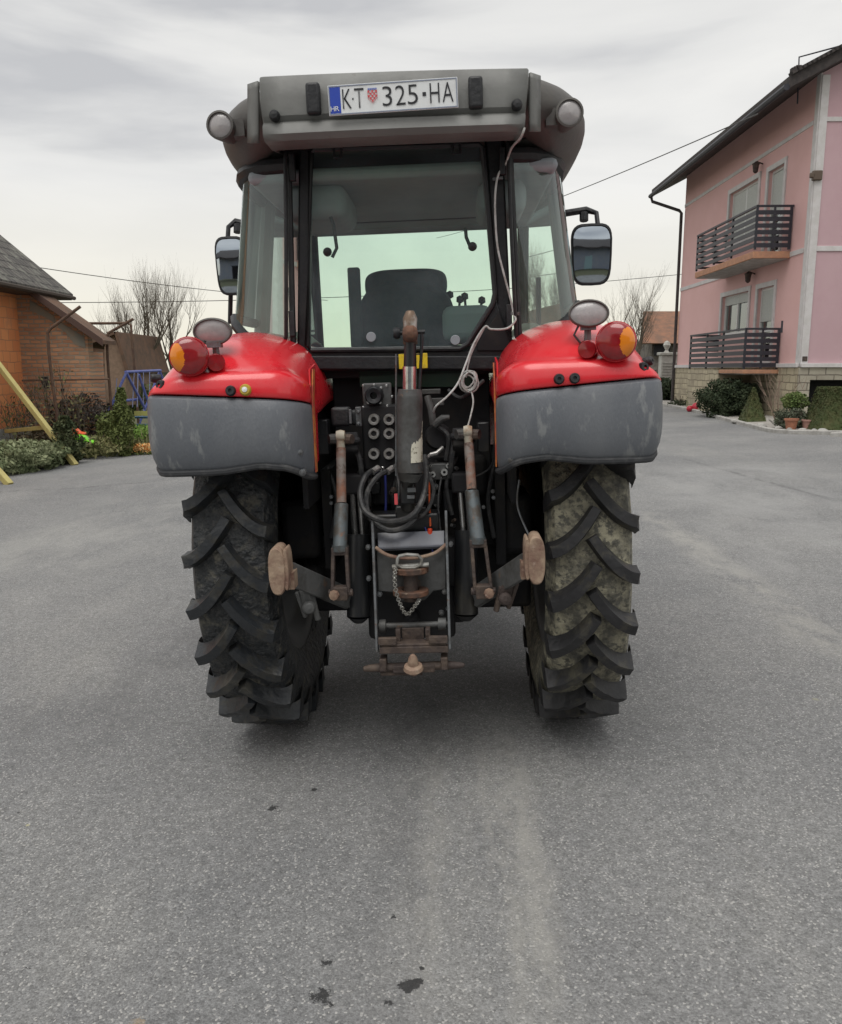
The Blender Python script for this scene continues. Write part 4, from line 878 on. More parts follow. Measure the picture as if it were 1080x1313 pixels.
# kerb + gravel bed
concrete = mat('pale_concrete', (.42, .41, .39), .9, (.30, .29, .27), 6, bump=.3)
K2 = [Vector((20, KB[0].y, 0))] + KB + [Vector((KB[-1].x+.8, KB[-1].y+8, 0))]
kb_ = MB()
Kf = bez([(p.x, p.y, 0) for p in K2], 5)
sec = [(-.0, -.05), (-.0, .085), (.02, .10), (.10, .10), (.12, .085), (.12, -.05)]
rows = []
for i, p in enumerate(Kf):
    d = (Kf[min(i+1, len(Kf)-1)]-Kf[max(i-1, 0)]).normalized(); n = Vector((d.y, -d.x, 0))
    rows.append([Vector((p.x, p.y, gz(p.x)))+n*o_+Vector((0, 0, h_)) for o_, h_ in sec])
kb_.grid(rows); ko = struct(obj('kerb', kb_, concrete, ang=30))
gb = MB(); gr = []
HC = Vector((8.88*1.05, 19.5*1.05, gz(8.88)+.0)); HY = R(-1.0)
for p in Kf[8:-3]:
    d = Vector((max(p.x+.9, 9.6), max(p.y, 20.6), 0)) if p.y > 17.2 else Vector((p.x+1.2, 20.6, 0)); gr.append([Vector((q.x, q.y, gz(q.x)+.05)) for q in [p.lerp(d, t)+Vector((.05, .05, 0)) for t in (0, .25, .5, .75, 1)]])
gb.grid(gr); gravel = mat('white_gravel', (.45, .43, .40), .95, (.30, .28, .25), 45, .4, .6, bump=1, bscale=70)
tag(obj('gravel_bed', gb, gravel, ang=180), 'pale gravel strip between the kerb and the pink house', 'gravel', kind='stuff')

# ---------------------------------------------------------------- pink house
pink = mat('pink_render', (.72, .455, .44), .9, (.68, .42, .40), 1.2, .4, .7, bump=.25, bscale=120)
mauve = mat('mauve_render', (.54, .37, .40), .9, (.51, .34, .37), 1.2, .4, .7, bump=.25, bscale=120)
trimw = mat('white_trim', (.62, .60, .60), .8, (.55, .53, .52), 5)
stone = brick('limestone_blocks', (.50, .44, .31), (.40, .35, .25), (.20, .17, .12), .42, .19, .014, 'YZ', bump=1, stain=(.30, .26, .19))
stoneX = brick('limestone_blocks_front', (.44, .41, .33), (.35, .32, .26), (.18, .16, .13), .42, .19, .014, 'XZ', bump=1, stain=(.28, .25, .2))
rooft = mat('dark_roof_board', (.035, .030, .030), .8, (.06, .05, .048), 8, bump=.2)
rail = mat('dark_balcony_metal', (.018, .018, .028), .5, (.03, .03, .04), 10)
darkin = mat('dark_interior', (.012, .012, .014), .9)
winw = mat('white_window_frame', (.66, .67, .66), .5)
shut = mat('roller_shutter', (.48, .50, .47), .6, (.42, .44, .42), 20)
wing = glass('window_glass', (.55, .62, .6), .2)
tile_or = mat('terracotta_edge', (.48, .25, .15), .8, (.38, .2, .13), 8)
H = thing('house', 'three storey pink house with two slatted balconies and stone base', 'house', (HC.x, HC.y, gz(8.9)), HY)
HI = (Matrix.Translation(H.location) @ Matrix.Rotation(HY, 4, 'Z')).inverted()
def hx(u, v, X):             # point on plane x = X of the house seen at a photo pixel
    o = HI @ Vector((0, 0, EYE)); d = HI.to_3x3() @ ray(u, v); return o + d*((X-o.x)/d.x)
def hy(u, v, Y):
    o = HI @ Vector((0, 0, EYE)); d = HI.to_3x3() @ ray(u, v); return o + d*((Y-o.y)/d.y)
ZP = hx(1015, 470, 0).z; ZM = hx(1018, 325, 0).z; ZU = hx(1038, 161, 0).z; LEN = hx(868, 470, 0).y; ZE = (hx(826, 262, -.95).z+hx(1003, 119, -.95).z)/2
print('HOUSE', ZP, ZM, ZU, LEN, [hx(u, v, 0) for u, v in ((937, 248), (973, 231), (987, 219), (1007, 215), (927, 380), (961, 371), (973, 369), (994, 366))])
WID = 10.0; th = .3
wins = []   # y0,y1,z0,z1 on left wall
def wr(uf, un, vf, zb): a = hx(uf, vf, 0); c = hx(un, vf, 0); return [c.y, a.y, zb, a.z]
zb1 = ZM+.10; zb0 = ZP+.12
wins = [wr(937, 973, 249, zb1+.75), wr(987, 1007, 220, zb1), wr(927, 961, 381, zb0+.85), wr(973, 994, 370, zb0)]
wins[1][3] = wins[0][3]-.02; wins[3][3] = wins[2][3]-.02
def wall_holes(m, X, y0, y1, z0, z1, holes, axis='x'):
    ysx = sorted({y0, y1, *[h[0] for h in holes], *[h[1] for h in holes]}); zs = sorted({z0, z1, *[h[2] for h in holes], *[h[3] for h in holes]})
    for a, c in zip(ysx, ysx[1:]):
        for e, f in zip(zs, zs[1:]):
            my, mz = (a+c)/2, (e+f)/2
            if any(h[0] < my < h[1] and h[2] < mz < h[3] for h in holes): continue
            for xx in (X, X+th):
                m.add([(xx, a, e), (xx, c, e), (xx, c, f), (xx, a, f)] if axis == 'x' else [(a, xx, e), (c, xx, e), (c, xx, f), (a, xx, f)], [(0, 1, 2, 3)])
    for h in holes:
        P = [(h[0], h[2]), (h[1], h[2]), (h[1], h[3]), (h[0], h[3])]
        for (a, e), (c, f) in zip(P, P[1:]+P[:1]):
            m.add([(X, a, e), (X+th, a, e), (X+th, c, f), (X, c, f)] if axis == 'x' else [(a, X, e), (a, X+th, e), (c, X+th, f), (c, X, f)], [(0, 1, 2, 3)])
slope = .52
OVE, OVG = .95, .50; print('EAVE', hx(826, 262, -.95), hx(1003, 119, -.95))
b = MB(); wall_holes(b, 0, 0, LEN, ZP, ZE+.55, wins); obj('side_wall', b, pink, H, 30)
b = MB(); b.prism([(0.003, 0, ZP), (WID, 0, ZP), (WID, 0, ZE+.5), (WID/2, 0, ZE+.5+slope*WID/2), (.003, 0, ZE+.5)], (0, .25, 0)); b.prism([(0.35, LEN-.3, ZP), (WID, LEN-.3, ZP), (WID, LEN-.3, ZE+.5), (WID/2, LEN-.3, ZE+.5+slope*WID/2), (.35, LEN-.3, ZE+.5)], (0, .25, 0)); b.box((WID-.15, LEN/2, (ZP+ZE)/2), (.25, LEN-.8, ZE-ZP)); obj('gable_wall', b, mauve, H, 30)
# stone base
hol = []
a_ = hx(888, 486, 0); c_ = hx(901, 508, 0)
b = MB(); wall_holes(b, -.04, -.04, LEN, -.3, ZP, [[c_.y, a_.y, .35, .35+.85]]); obj('stone_base', b, stone, H, 30)
b = MB(); g0 = hy(1038, 487, 0).x; wall_holes(b, -.045, -.038, WID, -.3, ZP-.004, [[g0, g0+2.4, 0.02, hy(1050, 487, 0).z]], 'y'); obj('front_stone_base', b, stoneX, H, 30)
b = MB(); b.box((g0+1.5, .5, .6), (3.0, .05, 2.0)); obj('dark_opening', b, darkin, H)
ty0 = hx(1000, 480, -1.0).y; 
# trims
b = MB()
b.box((-.008, .10, (ZP+ZE+.5)/2), (.05, .20, ZE+.5-ZP)); b.box((.085, -.014, (ZP+ZE+.45)/2), (.18, .05, ZE+.45-ZP))
for z, hgt in ((ZM, .12), (ZU, .10)): b.box((-.006, LEN/2+.13, z), (.035, LEN-.27, hgt)); b.box((WID/2+.08, -.010, z), (WID-.19, .035, hgt))
b.box((-.03, LEN/2, ZP+.03), (.12, LEN, .10)); b.box((WID/2, -.04, ZP+.03), (WID, .12, .10)); obj('white_band', b, trimw, H, bev=.006)
# windows
for i, (y0, y1, z0, z1) in enumerate(wins):
    b = MB(); w = .13
    for (ya, yb, za, zb) in ((y0-w, y1+w, z1, z1+w), (y0-w, y0, z0, z1), (y1, y1+w, z0, z1), (y0-w, y1+w, z0-.06, z0)): b.box((-.012, (ya+yb)/2, (za+zb)/2), (.05, yb-ya, zb-za))
    wo = obj('window' if i in (0, 2) else 'balcony_door', b, trimw, H)
    b = MB(); f = .07; x = .12
    mids = [y0+f/2, y1-f/2] + ([(y0+y1)/2] if i in (0, 2) else [])
    for ym in mids: b.box((x, ym, (z0+z1)/2), (.07, f, z1-z0))
    for zm in (z0+f/2, z1-f/2): b.box((x+.002, (y0+y1)/2, zm), (.066, y1-y0, f))
    if i in (1, 3): b.box((x+.004, (y0+y1)/2, z0+(z1-z0)*.42), (.066, y1-y0, .05))
    obj('frame', b, winw, wo, bev=.004)
    b = MB(); b.box((x+.02, (y0+y1)/2, (z0+z1)/2), (.012, y1-y0-.1, z1-z0-.1)); obj('pane', b, wing, wo)
    b = MB()
    if i == 0: b.box((x-.02, (y0+y1)/2, (z0+z1)/2), (.02, y1-y0-.16, z1-z0-.16))
    elif i == 1: b.box((x-.02, (y0+y1)/2, z1-(z1-z0)*.27), (.02, y1-y0-.16, (z1-z0)*.46))
    elif i == 2: b.box((x-.02, (y0+y1)/2, z1-.16), (.03, y1-y0-.1, .24)); b.box((x+.05, y0+(y1-y0)*.25, (z0+z1)/2), (.02, (y1-y0)*.22, z1-z0-.2))
    else: b.box((x-.02, (y0+y1)/2, z1-(z1-z0)*.24), (.02, y1-y0-.16, (z1-z0)*.42))
    obj('shutter', b, shut, wo)
    b = MB(); b.box((.7, (y0+y1)/2, (z0+z1)/2), (.02, y1-y0+1, z1-z0+.6)); obj('room_backdrop', b, mat('dim_room', (.05, .052, .055), .9) if i == 0 else bpy.data.materials['dim_room'], wo)
# balconies
def balcony(name, X, ya, yb, zslab_t, ths, ztop, zbot, solid_slab=True, slab_y=None):
    m = MB(); s0, s1 = slab_y or (ya, yb)
    m.prism([(-.02, s0, zslab_t-ths), (X, s0, zslab_t-ths), (X, s1, zslab_t-ths), (-.02, s1, zslab_t-ths)], (0, 0, ths)); bo = obj(name, m, tile_or, H, bev=.01)
    u_ = MB(); u_.box(((X-.02)/2, (s0+s1)/2, zslab_t-ths-.01), (abs(X)-.1, s1-s0-.1, .02)); obj('slab_underside', u_, mat('slab_paint', (.36, .33, .27), .9) if name == 'upper' else concrete, bo)
    rm = MB(); hgt = ztop-zbot
    posts = [ya, ya+(yb-ya)*.36, ya+(yb-ya)*.66, yb]
    for y in posts: rm.box((X+.04, y, (ztop+zbot)/2), (.05, .05, hgt))
    rm.box((-.06, ya, (ztop+zbot)/2), (.06, .055, hgt)); rm.box((X/2, ya-.002, (ztop+zbot)/2), (.045, .05, hgt-.02))
    rm.box((X+.038, (ya+yb)/2, ztop), (.06, yb-ya+.06, .05)); rm.box((X/2, ya, ztop), (abs(X)-.02, .06, .05))
    n = 6
    for k in range(n):
        z = zbot+.10+(hgt-.16)*k/(n-.4)
        rm.box((X+.015, (ya+yb)/2, z), (.018, yb-ya, .105)); rm.box((X/2, ya-.02, z), (abs(X)-.06, .018, .105))
    rm.box((X/2, yb, ztop), (abs(X)-.02, .05, .05))
    for k in range(n): rm.box((X/2, yb+.02, zbot+.10+(hgt-.16)*k/(n-.4)), (abs(X)-.06, .018, .06))
    obj('railing', rm, rail, bo); return bo
cA = hx(966, 322, -.95); cB = hx(891, 357, -.95)
b1 = balcony('balcony', -.95, cA.y, cB.y, hx(966, 322, -.95).z, .17, hx(966, 266, -.95).z, hx(966, 322, -.95).z+.04)
cA2 = hx(952, 470, -.95); cB2 = hx(883, 470, -.95); zs_ = hx(952, 474, -.95).z
b2 = balcony('balcony', -.95, cA2.y, cB2.y, zs_, .10, hx(952, 422, -.95).z, zs_+.02, slab_y=(cA2.y-.1, hx(922, 470, -.95).y))
b = MB(); ya = hx(922, 470, -.95).y+.01; b.box((-.50, (ya+cB2.y)/2, (zs_-.3)/2-.01), (.90, cB2.y-ya, zs_+.3-.02)); obj('terrace_block', b, stone, H)
b = MB(); b.box((-.4, ya-.6, .45), (.5, .7, .9)); obj('cellar_entry', b, darkin, H)
# roof
b = MB(); t_ = .26
def roofpt(x, y, up=0): return Vector((x, y, ZE + .02 + slope*(x+OVE) + up)) if x <= WID/2 else Vector((x, y, ZE+.02+slope*(WID+OVE-x)+up))
for (xa, xb) in ((-OVE, WID/2), (WID/2, WID+OVE)):
    b.prism([roofpt(xa, -OVG), roofpt(xb, -OVG), roofpt(xb, -OVG, t_), roofpt(xa, -OVG, t_)], (0, LEN+OVG+1.1, 0))
ro = obj('roof', b, rooft, H)
b = MB(); n = 60
b.tube([roofpt(-OVE-.05, -OVG, .05), roofpt(-OVE-.05, LEN+1.1, .05)], .075, 8); obj('gutter', b, rail, ro)
b = MB()
for k in range(28):
    x = -OVE+.1+k*.36*.5*.55; 
    if x < WID/2: b.box(roofpt(x, -OVG+.03, t_+.03), (.16, .22, .07), Matrix.Rotation(-math.atan(slope), 3, 'Y'))
for k in range(3): b.box(roofpt(-OVE+.12+.05*k, -OVG+.12, t_+.07), (.12, .12, .12))
obj('verge_tile', b, rooft, ro)
b = MB(); e_ = roofpt(-OVE-.05, LEN+.95, .02); b.tube([e_, e_+Vector((.05, 0, -.18)), Vector((-.12, LEN+.30, e_.z-.62)), Vector((-.10, LEN+.08, e_.z-.75)), Vector((-.10, LEN+.02, ZP)), Vector((-.10, LEN+.02, .1))], .055, 8); obj('downpipe', b, rooft, H)
# lamps & bits
def lantern(p, par, nm='wall_lantern'):
    b = MB(); b.box(p+Vector((.10, 0, .0)), (.05, .10, .22)); b.bar(p+Vector((.08, 0, .05)), p+Vector((-.12, 0, .12)), .03, .03); b.lathe([(.0, .16), (.03, .13), (.11, .08), (.09, .05), (.07, -.12), (.03, -.16), (0, -.17)], p+Vector((-.14, 0, -.02)), (0, 0, 1), 8); return obj(nm, b, rustb, par)
lantern(hx(976, 213, -.05), H); lantern(hx(966, 354, -.05), H)
p = hy(1048, 225, -.06); b = MB(); b.box(p, (.22, .12, .22)); b.box(p+Vector((-.12, -.02, 0)), (.12, .08, .12)); obj('floodlight', b, mat('bronze_metal', (.10, .07, .05), .5), H, bev=.02)
p = hy(1032, 460, -.03); b = MB(); b.box(p, (.12, .06, .12)); obj('vent', b, rustb, H, bev=.01)
b = MB(); p = hy(1025, 104, .5); q = hy(1025, 73, .5); r_ = hy(1077, 59, .5); b.tube([p+Vector((0, 0, -.5)), q, r_], .02, 6); obj('antenna', b, rail, H)
p = hx(1003, 418, -.9); b = MB(); b.tube([p+Vector((0, 0, -.15)), p+Vector((0, 0, .12))], .025, 6); obj('finial', b, rail, b2)

# ---------------------------------------------------------------- vegetation helpers
def leafmat(name, c1, c2, sc=6):
    m = mat(name, c1, .8, c2, sc, .35, .65); return m
def leaves(mb, n, fn, size, rs, flat=0):
    for _ in range(n):
        p = fn(rs); s = size*rs.uniform(.6, 1.3)
        a = Vector((rs.gauss(0, 1), rs.gauss(0, 1), rs.gauss(0, 1)*(1-flat))).normalized(); c = a.orthogonal().normalized(); d = a.cross(c)
        th = rs.uniform(0, 6.28); e = c*math.cos(th)+d*math.sin(th); f = a.cross(e)
        mb.add([p-e*s, p-f*s*.45, p+e*s, p+f*s*.45], [(0, 1, 2, 3)])
def bush_fn(c, rx, ry, rz, shape='ball', lump=.25, seed=0):
    c = Vector(c)
    def fn(rs):
        while True:
            v = Vector((rs.uniform(-1, 1), rs.uniform(-1, 1), rs.uniform(-1, 1)))
            if shape == 'ball':
                r = v.length
                q = 1+lump*(noise.noise(v.normalized()*2.2+Vector((seed, 0, 0)))*2)
                if r < .05 or r > q or r < q*.55*rs.random(): continue
                return c+Vector((v.x*rx, v.y*ry, v.z*rz))
            if shape == 'cone':
                t = (v.z+1)/2; k = 1-t*.93
                if rs.random() > k*1.2: continue
                m = max(abs(v.x), abs(v.y)); 
                if m < .6: continue
                return c+Vector((v.x*rx*k, v.y*ry*k, v.z*rz))
            if shape == 'frus':
                t = (v.z+1)/2; k = 1-t*.42; m = max(abs(v.x), abs(v.y))
                if m < .8 and t < .93: continue
                return c+Vector((v.x*rx*k, v.y*ry*k, v.z*rz))
            if shape == 'spire':
                t = (v.z+1)/2; k = math.sin(math.pi*(.12+.88*(1-t)))**.6*(1-t*.75)+.05
                r = math.hypot(v.x, v.y); q = 1+.35*noise.noise(Vector((v.x, v.y, t*6+seed)))*2
                if r > q or r < .4*rs.random(): continue
                return c+Vector((v.x*rx*k*1.3, v.y*ry*k*1.3, v.z*rz))
    return fn
def plant(name, label, cat, base, fn, n, size, m, seed, core=None, group=None, solid=None):
    rs = random.Random(seed); e = thing(name, label, cat, base, 0, group)
    b = MB(); leaves(b, n, fn, size, rs)
    if solid:
        (sx, sy, z0_), (k_, z1_) = solid
        b.grid([[Vector((a*sx*k, c_*sy*k, z)) for a, c_ in ((-1, -1), (1, -1), (1, 1), (-1, 1), (-1, -1))] for z, k in ((z0_, 1), (z1_, max(k_, .02)))])
        b.add([(a*sx*max(k_, .02), c_*sy*max(k_, .02), z1_) for a, c_ in ((-1, -1), (1, -1), (1, 1), (-1, 1))], [(0, 1, 2, 3)])
    obj('foliage', b, m, e, 180)
    b = MB()
    if core:
        b.lathe(core, (0, 0, 0), (0, 0, 1), 8)
    else:
        for i in range(5):
            a = rs.uniform(0, 6.28); b.tube([(0, 0, 0), (math.cos(a)*.1, math.sin(a)*.1, .2), (math.cos(a)*.2, math.sin(a)*.2, .4)], [.02, .015, .008], 5)
    obj('stem', b, barkm, e); return e
barkm = mat('bark', (.085, .068, .05), .9, (.14, .12, .09), 12, bump=.5)
evg = leafmat('dark_evergreen', (.018, .035, .014), (.045, .06, .025)); topi = leafmat('topiary_green', (.05, .075, .02), (.085, .085, .03), 8)
grn = leafmat('mid_green', (.09, .15, .035), (.14, .17, .055)); dry = leafmat('dry_leaves', (.20, .17, .08), (.12, .15, .045)); yel = leafmat('yellow_green', (.14, .17, .045), (.085, .11, .03), 8)
def gp(u, v): p = G(u, v); return p
# beds by the pink house
p = W(917, 515, 21.6); z0 = gz(8)
plant('shrub', 'broad dark evergreen shrub beneath the lower balcony', 'shrub', (8.4, 22.6, z0), bush_fn((0, 0, .50), .78, .85, .56, seed=1), 7500, .045, evg, 1)
plant('topiary_cone', 'narrow clipped pyramid topiary beside the dark shrub', 'topiary', (8.13, 20.2, z0), bush_fn((0, 0, .42), .30, .30, .46, 'cone'), 6000, .020, topi, 2, solid=((.27, .27, .01), (.0, .86)))
plant('topiary_block', 'large clipped blunt pyramid topiary at the right edge before the dark opening', 'topiary', (W(1079, 520, 17.2).x, 17.4, z0), bush_fn((0, 0, .45), .56, .5, .50, 'frus'), 14000, .020, topi, 3, solid=((.54, .48, .01), (.50, .92)))
plant('ball_shrub', 'small ball shaped green shrub on a stem by the stone corner', 'shrub', (W(1020, 515, 18.2).x, 18.2, z0), bush_fn((0, 0, .62), .28, .28, .20, seed=4, lump=.1), 2200, .03, grn, 4, core=[(.03, 0), (.02, .6)])
plant('low_shrub', 'low grey green shrub under the ball shaped shrub', 'shrub', (W(1017, 535, 17.9).x, 17.9, z0), bush_fn((0, 0, .22), .40, .3, .25, seed=5), 1800, .035, leafmat('grey_green', (.06, .08, .05), (.10, .11, .07)), 5)
plant('low_shrub', 'small green plant near the far stone corner beside red ornaments', 'shrub', (8.75, 26.3, z0), bush_fn((0, 0, .35), .30, .3, .38, seed=6), 1200, .04, yel, 6)
plant('low_shrub', 'tiny dark plant at the foot of the far drainpipe', 'shrub', (8.9, 28.4, z0), bush_fn((0, 0, .12), .4, .3, .15, seed=7), 500, .04, evg, 7)
rs = random.Random(3)
def twigs(mb, base, h, n, spread, r, rs):
    for i in range(n):
        a = rs.uniform(0, 6.28); q = base; d = Vector((math.cos(a)*spread, math.sin(a)*spread, 1)).normalized(); pts = [Vector(q)]
        for k in range(5):
            d = (d+Vector((rs.uniform(-.25, .25), rs.uniform(-.25, .25), .1))).normalized(); pts.append(pts[-1]+d*h/5)
        mb.tube(pts, [r*(1-k/6) for k in range(6)], 4)
        for k in (2, 3, 4):
            for _ in range(2):
                dd = (d+Vector((rs.uniform(-1, 1), rs.uniform(-1, 1), .4))).normalized(); mb.tube([pts[k], pts[k]+dd*h*.18, pts[k]+dd*h*.28+Vector((0, 0, .03))], [r*.4, r*.3, r*.12], 3)
b = MB(); bp_ = Vector((W(1000, 530, 18.7).x, 18.7, z0)); twigs(b, Vector((0, 0, 0)), 1.3, 8, .45, .012, rs); o = obj('bare_shrub', b, mat('pale_twigs', (.25, .18, .14), .9)); o.location = bp_
tag(o, 'small bare twiggy shrub against the stone base corner', 'shrub')
def pot(name, label, u, D, s, m, cat='flower pot'):
    b = MB(); b.lathe([(0, .0), (.09, 0), (.13, .22), (.15, .22), (.15, .26), (.12, .26), (.11, .2), (0, .2)], (0, 0, 0), (0, 0, 1), 16)
    o = obj(name, b, m); o.location = (W(u, 530, D).x, D, z0+.02); o.scale = (s, s, s); return tag(o, label, cat)
terra = mat('terracotta', (.40, .17, .10), .8, (.30, .13, .08), 9)
pot('terracotta_pot', 'small terracotta pot in the gravel left of the big topiary', 1016, 17.5, 1.0, terra)
pot('terracotta_pot', 'pale pink pot in the gravel nearest the big topiary', 1037, 17.6, .9, mat('pink_clay', (.42, .24, .20), .8))
b = MB(); 
for (dx, dz, r) in ((0, .10, .15), (.22, .08, .13), (.10, .22, .10), (-.2, .06, .10)): b.lathe([(0, -r)]+[(r*math.sin(math.pi*k/8), -r*math.cos(math.pi*k/8)) for k in range(1, 8)]+[(0, r)], (dx, 0, dz), (0, 0, 1), 12)
o = obj('red_ornament', b, mat('red_ceramic', (.42, .02, .04), .4)); o.location = (8.45, 25.3, z0+.05); tag(o, 'red rounded garden ornaments clustered by the kerb at the stone base', 'ornament')
rs = random.Random(12)
for i, (u, D) in enumerate(((905, 23.5), (938, 19.9), (972, 18.3), (993, 17.6), (1008, 17.2), (1025, 16.9), (1040, 16.8), (1052, 16.6))):
    b = MB(); r = rs.uniform(.07, .13); b.lathe([(0, -r*.6)]+[(r*math.sin(math.pi*k/6), -r*.6*math.cos(math.pi*k/6)) for k in range(1, 6)]+[(0, r*.6)], (0, 0, 0), (0, 0, 1), 8)
    for q in b.v: q += Vector((noise.noise(q*9+Vector((i, 0, 0)))*.05, noise.noise(q*9+Vector((0, i, 0)))*.05, 0))
    o = obj('garden_stone', b, concrete); o.location = (W(u, 530, D).x+.15, D+.1, z0+.06); tag(o, 'pale rounded stone lying along the kerb by the pink house', 'stone', 'edging stones along the kerb')

# ---------------------------------------------------------------- bare trees
def bare_tree(label, x, y, h, seed, spread=.5, r0=.16, trunks=1, group='bare trees'):
    rs = random.Random(seed); e = thing('bare_tree', label, 'tree', (x, y, gz(x)), 0, group); tr = MB(); cr = MB()
    def grow(p, d, L, r, lvl):
        pts = [p]; rad = [r]; n = 4
        for k in range(n):
            d = (d+Vector((rs.gauss(0, .10), rs.gauss(0, .10), .06+.04*lvl))).normalized(); pts.append(pts[-1]+d*L/n); rad.append(r*(1-.14*(k+1)))
        (tr if lvl == 0 else cr).tube(pts, rad, 6 if lvl < 2 else 3, cap=False)
        if lvl >= 5 or r < .006: return
        nb = (3, 4, 4, 3, 2)[lvl]
        for i in range(nb+1):
            k = rs.choice((2, 3, 4)) if i < nb else 4; q = pts[k]; a = rs.uniform(0, 6.28); s = rs.uniform(.35, .8)*spread*2 if i < nb else .15
            dd = (d+Vector((math.cos(a)*s, math.sin(a)*s, rs.uniform(-.05, .3)))).normalized()
            grow(q, dd, L*rs.uniform(.60, .85), rad[k]*(.62 if i < nb else .75), lvl+1)
    for t in range(trunks):
        a = t*2.4; grow(Vector((math.cos(a)*.2*(t > 0), math.sin(a)*.2*(t > 0), -.1)), Vector((math.cos(a)*.3*(t > 0), math.sin(a)*.2*(t > 0), 1)).normalized(), h*.30, r0*(.8 if t else 1), 0)
    obj('trunk', tr, barkm, e); obj('crown', cr, barkm, e, 180); return e
def tx_(u, D): return (u-540)/F*D*1.0
bare_tree('tall upright bare tree behind the play frame, taller of the two on the left', tx_(196, 38)*.985, 38, 8.2, 11, .62, .24, 2)
bare_tree('slender bare tree to the right of the taller one, nearer the tractor mirror', tx_(222, 40)*.985, 40, 8.0, 15, .55, .20, 2)
bare_tree('small leaning bare tree left of the tallest bare tree', tx_(158, 42)*.985, 42, 7.6, 18, .5, .16)
bare_tree('rounded bare tree beyond the yard left of the pink house', tx_(808, 42)*.985, 42, 7.2, 23, .75, .20, 2)

# ---------------------------------------------------------------- left buildings
obrick = brick('orange_hollow_brick', (.85, .36, .15), (.74, .28, .115), (.55, .26, .14), .33, .25, .010, 'YZ', bump=.6, stain=(.55, .27, .16), slo=.55, shi=.8)
oldbr = brick('old_brown_brick', (.60, .33, .19), (.42, .22, .13), (.34, .30, .24), .26, .095, .016, 'XZ', bump=.9, stain=(.46, .37, .27), sscale=1.3, slo=.5, shi=.85)
rooft2 = brick('weathered_roof_tiles', (.115, .105, .095), (.08, .075, .07), (.03, .028, .026), .22, .26, .02, 'YX', bump=1.2, stain=(.20, .20, .17), sscale=3)
farroof = mat('brown_tile_far', (.15, .085, .055), .9, (.10, .065, .045), 3, bump=.4)
B = thing('brick_barn', 'unplastered orange and brown brick building with weathered tile roof on the left', 'building', (0, 0, 0))
xm = -9.60; D0 = 20.0
zl = gz(-10)
b = MB(); b.box((xm-.15, 14.6, (3.45+zl+.55)/2), (.3, 11.0, 3.45-zl-.55)); b.prism([(xm-.31, 9.3, zl), (xm-8.4, 9.3, zl), (xm-8.4, 9.3, 3.4), (xm-4.5, 9.3, 6.7), (xm-.31, 9.3, 3.5)], (0, .3, 0)); b.prism([(xm-.31, 20.4, 3.0), (xm-8.4, 20.4, 3.0), (xm-8.4, 20.4, 3.4), (xm-4.5, 20.4, 6.7), (xm-.31, 20.4, 3.5)], (0, .3, 0)); b.box((xm-8.5, 14.8, (3.45+zl)/2), (.3, 11.3, 3.4-zl)); b.box((xm-3.6, 20.2, 1.8), (7.0, .25, 4.4)); obj('orange_wall', b, obrick, B)
b = MB(); b.box((xm-.10, 14.6, zl+.2), (.34, 11.04, .75)); obj('concrete_base', b, concrete, B)
lr = W(112, 430, D0).x
b = MB(); zt0 = W(35, 376, D0).z; zt1 = W(112, 428, D0).z
b.prism([(xm+.0, D0, zl-.3), (lr, D0, zl-.3), (lr, D0, zt1+.10), (xm+.0, D0, zt0+.14)], (0, .3, 0)); b.box((lr-.15, D0+.6, 1.0), (.3, .6, 2.0)); b.box((xm-.14, D0+.9, 2.6), (.29, 1.2, 1.7)); obj('brown_wall', b, oldbr, B)
b = MB(); b.box((xm+.02, D0+.75, 3.02), (.06, .14, .14)); b.box((xm+.02, D0+1.1, 3.02), (.06, .14, .14)); b.box((W(58, 486, D0).x, D0-.01, W(58, 490, D0).z), (.16, .04, .26)); b.box((W(80, 492, D0).x, D0-.01, W(80, 500, D0).z), (.07, .04, .07)); obj('wall_hole', b, darkin, B)
# patches of render on the old wall
b = MB(); 
for pts in ([(38, 384), (50, 392), (70, 406), (70, 414), (52, 404), (38, 398)], [(76, 412), (108, 432), (110, 446), (96, 442), (84, 426), (74, 420)]): b.prism([W(u, v, D0-.012) for u, v in pts], (0, .008, 0))
obj('old_render_patch', b, mat('old_render', (.24, .25, .22), .9, (.30, .26, .20), 4), B)
# lean-to roof
e0, e1 = W(28, 368, D0-.3), W(131, 441, D0-.3)
b = MB(); b.prism([e0, e1, e1+Vector((0, 0, .09)), e0+Vector((0, 0, .09))], (0, .9, 0)); obj('lean_to_roof', b, farroof, B)
b = MB(); b.prism([e0+Vector((0, -.03, -.05)), e1+Vector((.02, -.03, -.05)), e1+Vector((.02, -.03, .12)), e0+Vector((0, -.03, .12))], (0, .028, 0)); obj('verge_board', b, mat('brown_board', (.085, .05, .04), .8), B)
b = MB(); b.box((W(121, 455, D0+.6).x, D0+.6, 1.45), (.5, .1, 1.1)); 
# main roof
xe = W(92, 383, 21.6).x; ze = W(92, 382, 21.6).z; rg = 5.2
b = MB(); b.prism([(xe, 9, ze), (xe-rg, 9, ze+rg*.84), (xe-rg, 9, ze+rg*.84+.12), (xe, 9, ze+.10)], (0, 21.7-9, 0)); b.prism([(xe-rg, 9, ze+rg*.84), (xe-2*rg, 9, ze), (xe-2*rg, 9, ze+.1), (xe-rg, 9, ze+rg*.84+.12)], (0, 21.7-9, 0)); obj('main_roof', b, rooft2, B)
b = MB(); b.tube([(xe+.03, 9, ze-.0), (xe+.03, 21.7, ze-.0)], .05, 6); b.box((xe-.35, 15.3, ze-.04), (.7, 12.6, .04)); obj('eaves_board', b, mat('eaves_wood', (.07, .055, .045), .9), B)
